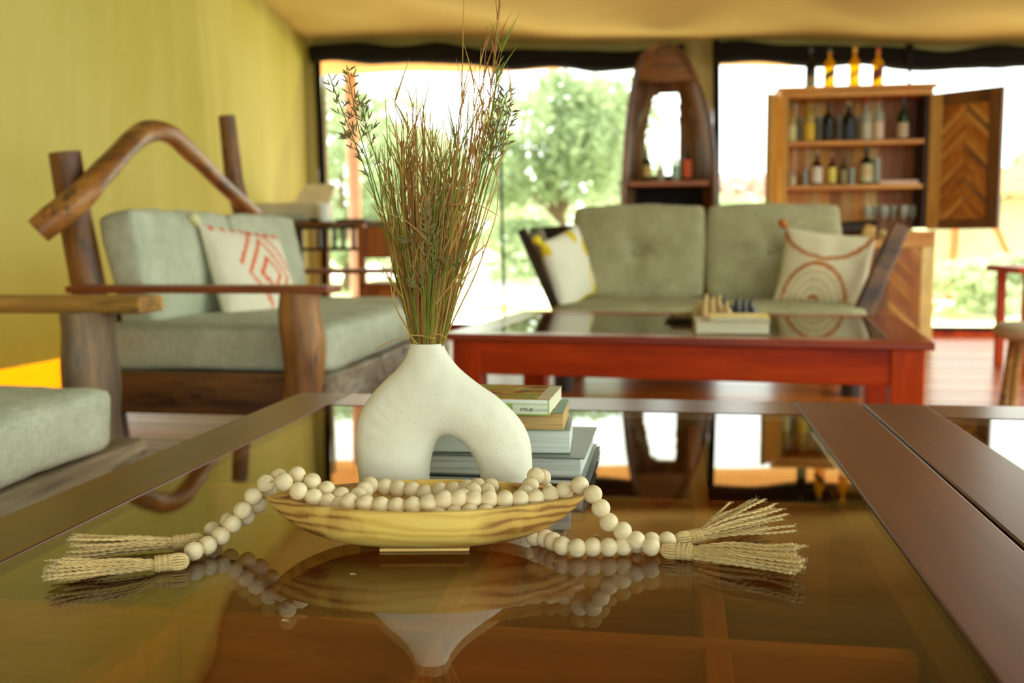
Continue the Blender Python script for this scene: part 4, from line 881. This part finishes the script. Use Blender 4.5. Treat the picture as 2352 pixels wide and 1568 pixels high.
MB().box(cx0, cx1, 6.2, 6.66, .46, .50).build('seat', mch, ch, bevel=.01); MB().box(cx0+.045, cx1-.045, 6.205, 6.235, .66, .86).build('backrest', mch, ch, bevel=.01)
MB().box(cx0+.045, cx1-.045, 6.21, 6.235, .40, .46).build('apron', mch, ch); MB().box(cx0+.045, cx1-.045, 6.21, 6.235, .18, .22).build('stretcher', mch, ch)
MB().box(cx1-.0, cx1+.12, 6.25, 6.3, .26, .585).build('side_panel', M_redv, ch, bevel=.01)

# ================================================================== CANOE SHELF
cn = thing('canoe_shelf', 'upright dugout canoe made into a shelf, standing behind the sofa', 'shelf', (-.03, 7.85, 0)); YC = 7.72
LE = [(1529, 101), (1505, 106), (1484, 117), (1470, 140), (1462, 164), (1448, 237), (1440.7, 304), (1435, 389), (1431, 475), (1429, 560), (1432, 660), (1440, 760)]
RE = [(1529, 101), (1545, 107), (1560, 117), (1578, 140), (1591, 164), (1613, 220), (1628.7, 276), (1638.5, 361), (1642, 475), (1644, 560), (1641, 660), (1634, 770)]
def prof(E, z):
    q = [ony(px, py, YC) for px, py in E]
    if z >= q[0].z: return q[0].x
    for a_, b2 in zip(q, q[1:]):
        if b2.z <= z <= a_.z: t_ = (a_.z-z)/(a_.z-b2.z); return a_.x+(b2.x-a_.x)*t_
    return q[-1].x
ztop = ony(1529, 101, YC).z
hole = [ony(px, py, YC) for px, py in ((1502, 222), (1530, 212), (1560, 216), (1561, 388), (1540, 402), (1485, 398), (1480, 318))]
def inhole(x, z):
    ins = False
    for i in range(len(hole)):
        a_, b2 = hole[i], hole[i-1]
        if (a_.z > z) != (b2.z > z) and x < (b2.x-a_.x)*(z-a_.z)/(b2.z-a_.z)+a_.x: ins = not ins
    return ins
nu, nv = 64, 90; vs = []
for j in range(nv+1):
    z = ztop-.004-(ztop-.02)*(j/nv)**1.3; xl, xr = prof(LE, z), prof(RE, z); dep = min(.34, .04+(ztop-z)*.42)
    for i in range(nu+1):
        a_ = math.pi*i/nu; cxm = (xl+xr)/2; hwx = (xr-xl)/2; vs.append(Vector((cxm-hwx*math.copysign(abs(math.cos(a_))**.8, math.cos(a_)), YC+dep*math.sin(a_)**.8 if math.sin(a_) > 0 else YC, z)))
fs = []
for j in range(nv):
    for i in range(nu):
        q = (j*(nu+1)+i, j*(nu+1)+i+1, (j+1)*(nu+1)+i+1, (j+1)*(nu+1)+i); c = (vs[q[0]]+vs[q[2]])/2
        k = YC/c.y; sxp, szp = c.x*k, EYE+(c.z-EYE)*k
        if inhole(sxp, szp) and c.y > YC+.08: continue
        fs.append(q)
mh = wood('canoe_wood', srgb(70, 44, 20), srgb(120, 80, 38), srgb(160, 116, 62), 2, 5, .5, .4, .12, streak=srgb(150, 140, 110)); MB().add(vs, fs).build('hull', mh, cn, smooth=60, solid=.02)
for E in (LE, RE):
    zs = [ztop-.003-(ztop-.02)*i/30 for i in range(31)]; MB().tube([(prof(E, z), YC-.005, z) for z in zs], .024, 8, nz=.05).build('gunwale', wood('canoe_rim', srgb(64, 36, 14), srgb(104, 62, 24), srgb(150, 100, 50), 2, 8, .3, .6, .2), cn, smooth=60)
zc0 = ony(1530, 188, YC).z
mb = MB().grid(lambda u, v: (lambda z: Vector((prof(LE, z)+(prof(RE, z)-prof(LE, z))*u, YC-.002-.02*math.sin(u*math.pi), z)))(zc0+(ztop-.01-zc0)*v), 12, 10); mb.build('prow_board', wood('prow_wood', srgb(84, 48, 18), srgb(134, 84, 34), srgb(156, 108, 56), 0, 6, .5, .4, .3, streak=srgb(70, 64, 48)), cn, smooth=180, solid=.02)
def cshelf(py, th_):
    z = ony(1535, py, YC).z; xl, xr = prof(LE, z), prof(RE, z); MB().box(xl+.03, xr-.03, YC+.005, YC+.27, z-th_, z).build('shelf_board', wood('shelf_wood', srgb(120, 62, 22), srgb(160, 90, 36), srgb(184, 116, 52), 0, 6, .4), cn, bevel=.004); return z
zs1 = cshelf(415, .04)
MB().box(prof(LE, .9)+.03, prof(RE, .9)-.03, YC+.24, YC+.26, .3, zs1-.04).build('back_panel', M_black, cn); cshelf(700, .03)
M_bot = {}
def glass_col(name, c):
    if name not in M_bot:
        m, nt, b = base(name, .06, .6); b.inputs['Base Color'].default_value = c; t_ = nt.nodes.new('ShaderNodeBsdfTransparent'); t_.inputs[0].default_value = tuple(min(1, x*1.25) for x in c[:3])+(1,)
        mx = nt.nodes.new('ShaderNodeMixShader'); mx.inputs[0].default_value = .55; nt.links.new(b.outputs[0], mx.inputs[1]); nt.links.new(t_.outputs[0], mx.inputs[2]); nt.links.new(mx.outputs[0], nt.nodes['Material Output'].inputs[0]); M_bot[name] = m
    return M_bot[name]
G_dark = glass_col('glass_dark', srgb(46, 44, 30)); G_green = glass_col('glass_green', srgb(60, 84, 44)); G_amber = glass_col('glass_amber', srgb(255, 196, 20)); G_clear = glass_col('glass_white', srgb(206, 210, 196)); G_brown = glass_col('glass_brown', srgb(110, 60, 24)); G_yel = glass_col('glass_yellow', srgb(210, 190, 90))
def bottle(lab, px, y, z0, h, r, glass, labc=None, capc=None, lz=(.15, .5), slant=False, group=None, neck=.3):
    c = ony(px, 300, y); t = thing('bottle', lab, 'bottle', (c.x, y, z0), 0, group)
    nr = r*neck; MB().lathe([(r*.9, 0), (r, .01), (r, h*.58), (r*.9, h*.64), (nr*1.2, h*.74), (nr, h*.78), (nr, h*.92), (nr*1.2, h*.93)], seg=16).build('bottle_glass', glass, t, local=True, smooth=60)
    MB().lathe([(nr*1.15, h*.9), (nr*1.3, h*.92), (nr*1.3, h), (nr*.6, h*1.004)], seg=12).build('cap', plain('cap_%d_%d_%d' % tuple(int(v*99) for v in (capc or (0, 0, 0))[:3]), capc or srgb(30, 30, 30), .4), t, local=True, smooth=50)
    if labc:
        m = plain('label_%d_%d_%d' % tuple(int(v*99) for v in labc[:3]), labc, .6); n = 16; vs = []; rr = r*1.012
        for k in range(n+1):
            a_ = -math.pi/2-1.35+2.7*k/n; sh_ = (.22*h*(k/n-.5)) if slant else 0
            vs += [Vector((rr*math.cos(a_), rr*math.sin(a_), h*lz[0]+sh_)), Vector((rr*math.cos(a_), rr*math.sin(a_), h*lz[1]+sh_))]
        MB().add(vs, [(2*k, 2*k+2, 2*k+3, 2*k+1) for k in range(n)]).build('paper_label', m, t, local=True, smooth=180)
    return t
Gc = 'bottles on the canoe shelf'
bottle('green capped bottle with a cream label on the canoe shelf', 1486, YC+.12, zs1, .25, .034, G_green, srgb(206, 170, 96), srgb(110, 220, 20), group=Gc)
bottle('small clear bottle, second from left on the canoe shelf', 1518, YC+.12, zs1, .19, .030, G_clear, srgb(170, 160, 130), srgb(180, 170, 150), group=Gc)
bottle('pale green bottle, third from left on the canoe shelf', 1553, YC+.12, zs1, .24, .033, G_clear, srgb(150, 190, 160), srgb(190, 220, 200), group=Gc)
bottle('dark bottle with an orange label on the canoe shelf', 1579, YC+.12, zs1, .27, .036, G_dark, srgb(206, 84, 40), srgb(40, 28, 20), (.1, .6), group=Gc)

# ================================================================== BAR CABINET
cb = thing('bar_cabinet', 'open bar cabinet of reclaimed planks with chevron doors, full of bottles', 'cabinet', (1.34, 7.9, 0)); YF = 7.72
xL, xR = ony(1805, 350, YF).x, ony(2128, 350, YF).x; zT = ony(1960, 222, YF).z; zB = ony(1960, 525, YF).z
Mc = [wood('reclaimed_%s' % 'abcd'[i], *c_, 2, 6, .5, .4, .14) for i, c_ in enumerate([(srgb(176, 100, 24), srgb(214, 140, 44), srgb(232, 176, 72)), (srgb(206, 160, 76), srgb(228, 190, 108), srgb(240, 212, 136)), (srgb(130, 68, 24), srgb(164, 94, 34), srgb(186, 122, 56)), (srgb(160, 110, 44), srgb(196, 146, 66), srgb(212, 172, 96))])]
Mch = wood('cabinet_plank_cross', srgb(180, 104, 24), srgb(218, 148, 48), srgb(234, 182, 84), 0, 6, .45, .5, .12)
MB().box(xL-.04, xR+.03, YF-.03, YF+.34, zT, zT+.045).build('cornice', Mch, cb, bevel=.006); MB().box(xL-.075, xR+.055, YF-.06, YF+.36, zT+.045, zT+.075).build('cornice', Mch, cb, bevel=.008)
MB().box(xL-.02, xL+.015, YF, YF+.32, zB, zT).build('side_panel', Mc[0], cb, bevel=.003); MB().box(xR-.015, xR+.02, YF, YF+.32, zB, zT).build('side_panel', M_dark, cb, bevel=.003)
nbk = 11; wbk = (xR-xL-.03)/nbk
for k in range(nbk): MB().box(xL+.015+k*wbk+.001, xL+.015+(k+1)*wbk-.001, YF+.30, YF+.318, zB-.1, zT).build('plank', Mc[(0, 0, 1, 0, 2, 3, 0, 1, 2, 2, 2)[k]], cb, bevel=.002)
sh1, sh2 = ony(1960, 322, YF).z, ony(1960, 424, YF).z
for z in (sh1, sh2): MB().box(xL+.015, xR-.015, YF+.004, YF+.30, z-.032, z).build('shelf_board', Mch, cb, bevel=.003)
# lower cupboard
lx0, lx1 = ony(1790, 600, 7.62).x, ony(2148, 600, 7.62).x; lzt = ony(2100, 530, 7.62).z
MB().box(lx0, lx1, 7.62, 8.1, lzt-.03, lzt).build('worktop', Mch, cb, bevel=.004)
MB().box(lx0, lx1, 7.66, 8.1, .03, lzt-.03).build('carcass', Mc[2], cb)
MB().box(lx0, lx1, 7.635, 7.66, lzt-.12, lzt-.03).build('rail', Mch, cb, bevel=.003); MB().box(lx1-.09, lx1, 7.635, 7.66, .03, lzt-.12).build('stile', Mc[1], cb, bevel=.003); MB().box(lx0, lx0+.09, 7.635, 7.66, .03, lzt-.12).build('stile', Mc[1], cb, bevel=.003)
def chevron(door, M, x0_, x1_, z0_, z1_, n=15):
    """chevron strips clipped to a rectangle, in the door's own xz plane at y=0..-.012"""
    xm = (x0_+x1_)/2; step = (z1_-z0_)/n*1.25
    for half, sg in ((0, 1), (1, -1)):
        a_, b2 = (x0_, xm) if half == 0 else (xm, x1_); wd_ = b2-a_; rise = wd_*1.0
        k = -int(rise/step)-1
        while z0_+k*step < z1_:
            zz = z0_+k*step; g_ = .003
            za0, zb0 = (zz, zz+rise) if half == 0 else (zz+rise, zz)
            pl = [Vector((a_+.001, za0+g_)), Vector((b2-.001, zb0+g_)), Vector((b2-.001, zb0+step-g_)), Vector((a_+.001, za0+step-g_))]
            for lim, up_ in ((z0_, True), (z1_, False)):
                out = []
                for i in range(len(pl)):
                    p, q = pl[i-1], pl[i]; ip = (p.y >= lim) == up_ or p.y == lim; iq = (q.y >= lim) == up_ or q.y == lim
                    if ip != iq: t_ = (lim-p.y)/(q.y-p.y); out.append(p+(q-p)*t_)
                    if iq: out.append(q)
                pl = out
                if not pl: break
            if len(pl) >= 3:
                N_ = len(pl); vs = [M @ Vector((p.x, -.012, p.y)) for p in pl]+[M @ Vector((p.x, 0.002, p.y)) for p in pl]
                fs_ = [tuple(range(N_)), tuple(range(2*N_-1, N_-1, -1))]+[(i, i+N_, (i+1) % N_+N_, (i+1) % N_) for i in range(N_)]
                MB().add(vs, fs_).build('plank', MC2[random.choice((0, 0, 1, 2, 3, 0))], door)
            k += 1
MC2 = [wood('chevron_%s' % 'abcd'[i], *c_, 2, 7, .45, .4, .3) for i, c_ in enumerate([(srgb(150, 84, 22), srgb(180, 110, 36), srgb(200, 136, 56)), (srgb(176, 112, 40), srgb(204, 144, 62), srgb(214, 164, 86)), (srgb(104, 66, 34), srgb(134, 90, 50), srgb(156, 112, 68)), (srgb(128, 72, 28), srgb(160, 92, 38), srgb(182, 116, 54))])]
ld = thing('door', None, None); ld.parent = cb; lx_m = (lx0+lx1)/2
MB().box(lx0+.09, lx1-.09, 7.645, 7.662, .03, lzt-.12).build('door_backing', M_dark, ld)
chevron(ld, Matrix.Translation((0, 7.647, 0)), lx_m+.005, lx1-.09, .04, lzt-.125, 13); chevron(ld, Matrix.Translation((0, 7.647, 0)), lx0+.09, lx_m-.005, .04, lzt-.125, 13)
# right door, swung open towards the room
a_ = Vector((xR+.02, YF-.01, 0)); e_ = ony(2300, 360, 7.38); ang = math.atan2(7.38-a_.y, e_.x-a_.x); wdt = math.hypot(7.38-a_.y, e_.x-a_.x)
rd = thing('door', None, None); rd.parent = cb; MD = Matrix.Translation(a_) @ Matrix.Rotation(ang, 4, 'Z'); zd0, zd1 = zB-.01, zT+.0
md = wood('door_frame_wood', srgb(76, 44, 18), srgb(104, 64, 28), srgb(124, 84, 42), 2, 6, .5, .4, .14)
MB().box(0, wdt, 0, .022, zd0, zd1, MD).build('door_backing', md, rd)
MB().box(0, .09, -.018, 0, zd0, zd1, MD).build('stile', Mc[3], rd, bevel=.002); MB().box(wdt-.085, wdt, -.018, 0, zd0, zd1, MD).build('stile', md, rd, bevel=.002)
MB().box(.09, wdt-.085, -.018, 0, zd0, zd0+.07, MD).build('rail', md, rd, bevel=.002); MB().box(.09, wdt-.085, -.018, 0, zd1-.09, zd1, MD).build('rail', md, rd, bevel=.002)
chevron(rd, MD, .092, wdt-.087, zd0+.072, zd1-.092, 22)
# left door, swung further open, its inner face towards the bottles
a_ = Vector((xL-.02, YF-.01, 0)); e_ = ony(1758, 360, 7.42); ang = math.atan2(7.42-a_.y, e_.x-a_.x); wdt2 = math.hypot(7.42-a_.y, e_.x-a_.x)
ld2 = thing('door', None, None); ld2.parent = cb; MD = Matrix.Translation(a_) @ Matrix.Rotation(ang, 4, 'Z')
for k in range(4): MB().box(wdt2*k/4+.001, wdt2*(k+1)/4-.001, 0, .03, zd0, zd1, MD).build('plank', Mc[(3, 0, 0, 3)[k]], ld2, bevel=.002)
for z in (zd0+.1, zd1-.15): MB().box(.0, .05, -.012, .0, z, z+.06, MD).build('hinge', M_black, ld2)
# bottles
zc = zT+.075; Gt = 'bottles on top of the bar cabinet'; Gu = 'bottles on the upper cabinet shelf'; Gl = 'bottles on the lower cabinet shelf'
bottle('dark wine bottle on the cabinet top, slim and unlit', 1859, YF+.08, zc, .30, .037, G_dark, srgb(150, 140, 100), srgb(60, 60, 40), (.0, .3), group=Gt)
bottle('amber bottle with a black slanted label on the cabinet top', 1902, YF+.08, zc, .29, .040, G_amber, srgb(34, 28, 22), srgb(50, 60, 30), (.26, .42), True, Gt)
bottle('amber bottle with a gold cap and thin slanted label on the cabinet top', 1959, YF+.08, zc, .29, .040, G_amber, srgb(120, 60, 20), srgb(230, 190, 30), (.3, .38), True, Gt)
bottle('amber bottle with a red cap and dark red label on the cabinet top', 2012, YF+.08, zc, .28, .040, G_amber, srgb(130, 50, 20), srgb(190, 40, 20), (.2, .5), True, Gt)
U = [(1818, .30, .036, G_yel, srgb(200, 196, 130), srgb(120, 130, 50), 'pale yellow-green bottle first on the upper cabinet shelf, by the left side'),
     (1858, .33, .042, G_yel, srgb(222, 186, 40), srgb(200, 40, 20), 'red capped bottle with a bright yellow label on the upper cabinet shelf'),
     (1901, .29, .040, G_dark, srgb(40, 42, 36), srgb(20, 20, 20), 'black bottle with a black label on the upper cabinet shelf'),
     (1948, .29, .043, G_dark, srgb(40, 50, 66), srgb(190, 170, 100), 'dark blue labelled bottle with a tan stopper on the upper cabinet shelf'),
     (1989, .31, .038, G_clear, srgb(196, 190, 160), srgb(200, 30, 20), 'clear bottle with a silver label and red cap on the upper cabinet shelf'),
     (2018, .32, .036, G_clear, srgb(224, 196, 170), srgb(206, 50, 40), 'clear bottle with a pink and white label on the upper cabinet shelf'),
     (2073, .30, .041, G_green, srgb(196, 176, 140), srgb(90, 90, 90), 'dark green bottle with a pale label alone near the right cabinet side')]
for px, h_, r_, gl, lc, cc, lab in U: bottle(lab, px, YF+.1, sh1, h_, r_, gl, lc, cc, (.06, .42), group=Gu)
Lw = [(1822, .13, .026, G_clear, srgb(196, 180, 140), srgb(160, 150, 120), 'short clear bottle first on the lower cabinet shelf'),
      (1878, .25, .042, G_brown, srgb(216, 206, 180), srgb(150, 150, 140), 'brown bottle with a large white label on the lower cabinet shelf'),
      (1913, .24, .032, G_brown, srgb(222, 206, 90), srgb(180, 150, 80), 'brown bottle with a yellow label on the lower cabinet shelf'),
      (1940, .21, .026, G_dark, srgb(150, 140, 90), srgb(60, 60, 40), 'slim dark bottle in the middle of the lower cabinet shelf'),
      (1992, .28, .046, G_dark, srgb(196, 190, 140), srgb(60, 90, 90), 'wide dark bottle with a green and orange label on the lower cabinet shelf')]
for px, h_, r_, gl, lc, cc, lab in Lw:
    t = bottle(lab, px, YF+.1, sh2, h_, r_, gl, lc, cc, (.08, .55), group=Gl)
MB().lathe([(.0468, .07), (.047, .11)], seg=16).build('label_band', plain('orange_band', srgb(216, 110, 40), .6), t, local=True, smooth=60)
def tumbler(lab, px, y, z0, h, r, group):
    c = ony(px, 400, y); o = MB().lathe([(r*.85, 0), (r, h), (r*.93, h), (r*.78, .01), (.001, .008)], seg=14).build('glass', G_clear, smooth=50); o.location = (c.x, y, z0); put(o, lab, 'glass', group)
for px, h_, lab in ((1850, .12, 'tall tumbler on the lower shelf behind the short clear bottle'), (1957, .13, 'tumbler between the slim dark and the wide dark bottles'), (2014, .20, 'tall highball glass right of the wide dark bottle')): tumbler(lab, px, YF+.14, sh2, h_, .027, 'glasses in the bar cabinet')
for px, lab in ((1835, 'tall tumbler behind the pale yellow-green and yellow-labelled bottles'), (1880, 'tall tumbler behind the gap left of the black-labelled bottle'), (1925, 'tall tumbler behind the gap between the black and dark blue bottles'), (1970, 'tall tumbler behind the gap right of the tan-stoppered bottle')): tumbler(lab, px, YF+.23, sh1, .20, .028, 'tumblers behind the upper bottles')
c0_, c1_ = ony(2022, 418, YF).x, ony(2112, 418, YF).x; o = MB().box(c0_, c1_, YF+.02, YF+.25, sh2, sh2+.028).build('tray', plain('pale_tray', srgb(216, 186, 160), .5), bevel=.006); put(o, 'pale flat tray on the right end of the lower cabinet shelf', 'tray')
def wineglass(px, y, z0, h, lab):
    c = ony(px, 500, y); o = MB().lathe([(.032, 0), (.032, .003), (.004, .008), (.004, h*.45), (.02, h*.52), (.036, h*.72), (.030, h), (.028, h), (.034, h*.72), (.001, h*.5)], seg=14).build('wine_glass', G_clear, smooth=50); o.location = (c.x, y, z0); put(o, lab, 'glass', 'stemware on the cabinet worktop')
for i, px in enumerate((1992, 2010, 2030, 2052, 2075, 2095)): wineglass(px, 7.8 + .07*(i % 2), lzt, .19, ('first', 'second', 'third', 'fourth', 'fifth', 'sixth')[i]+' stemmed wine glass from the left in the row on the cabinet worktop')

# ================================================================== RIGHT EDGE BITS
rt_t = thing('side_table', 'red wooden side table cut off at the right edge', 'table', (2.75, 6.1, 0)); c = ony(2326, 630, 6.0)
MB().box(c.x, c.x+.7, 5.9, 6.5, .565, .60).build('table_top', M_red, rt_t, bevel=.006)
for x in (c.x+.05, c.x+.6):
    for y in (5.95, 6.4): MB().box(x, x+.045, y, y+.045, 0, .565).build('leg', M_redv, rt_t, bevel=.003)
c = ony(2352, 790, 4.6); st_ = thing('woven_stool', 'pale woven stool cut off at the right edge', 'stool', (c.x+.12, 4.7, 0)); mwv = plain('pale_wicker', srgb(206, 186, 150), .8)
MB().lathe([(.10, .30), (.2, .33), (.215, .36), (.2, .385), (.001, .39)], seg=24).build('seat', mwv, st_, local=True, smooth=60)
for k in range(4): a_ = k*math.pi/2+.6; MB().tube([(.16*math.cos(a_), .16*math.sin(a_), .32), (.2*math.cos(a_), .2*math.sin(a_), 0)], .018, 8).build('leg', M_greyx, st_, local=True, smooth=60)
# specks lying on the glass
for px, py, lab in ((811, 1318, 'tiny pale crumb on the glass below the bowl'), (655, 1424, 'tiny curved pale fibre on the glass left of the bowl reflection'), (1371, 1230, 'tiny pale splinter on the glass inside the bead loop')):
    c = onz(px, py, TB+.0006); o = MB().tube(smoothpath([c+Vector((-.003, 0, 0)), c+Vector((0, .001, 0)), c+Vector((.003, -.0005, 0))], 5), .0005, 5).build('crumb', M_jutef); put(o, lab, 'crumb')
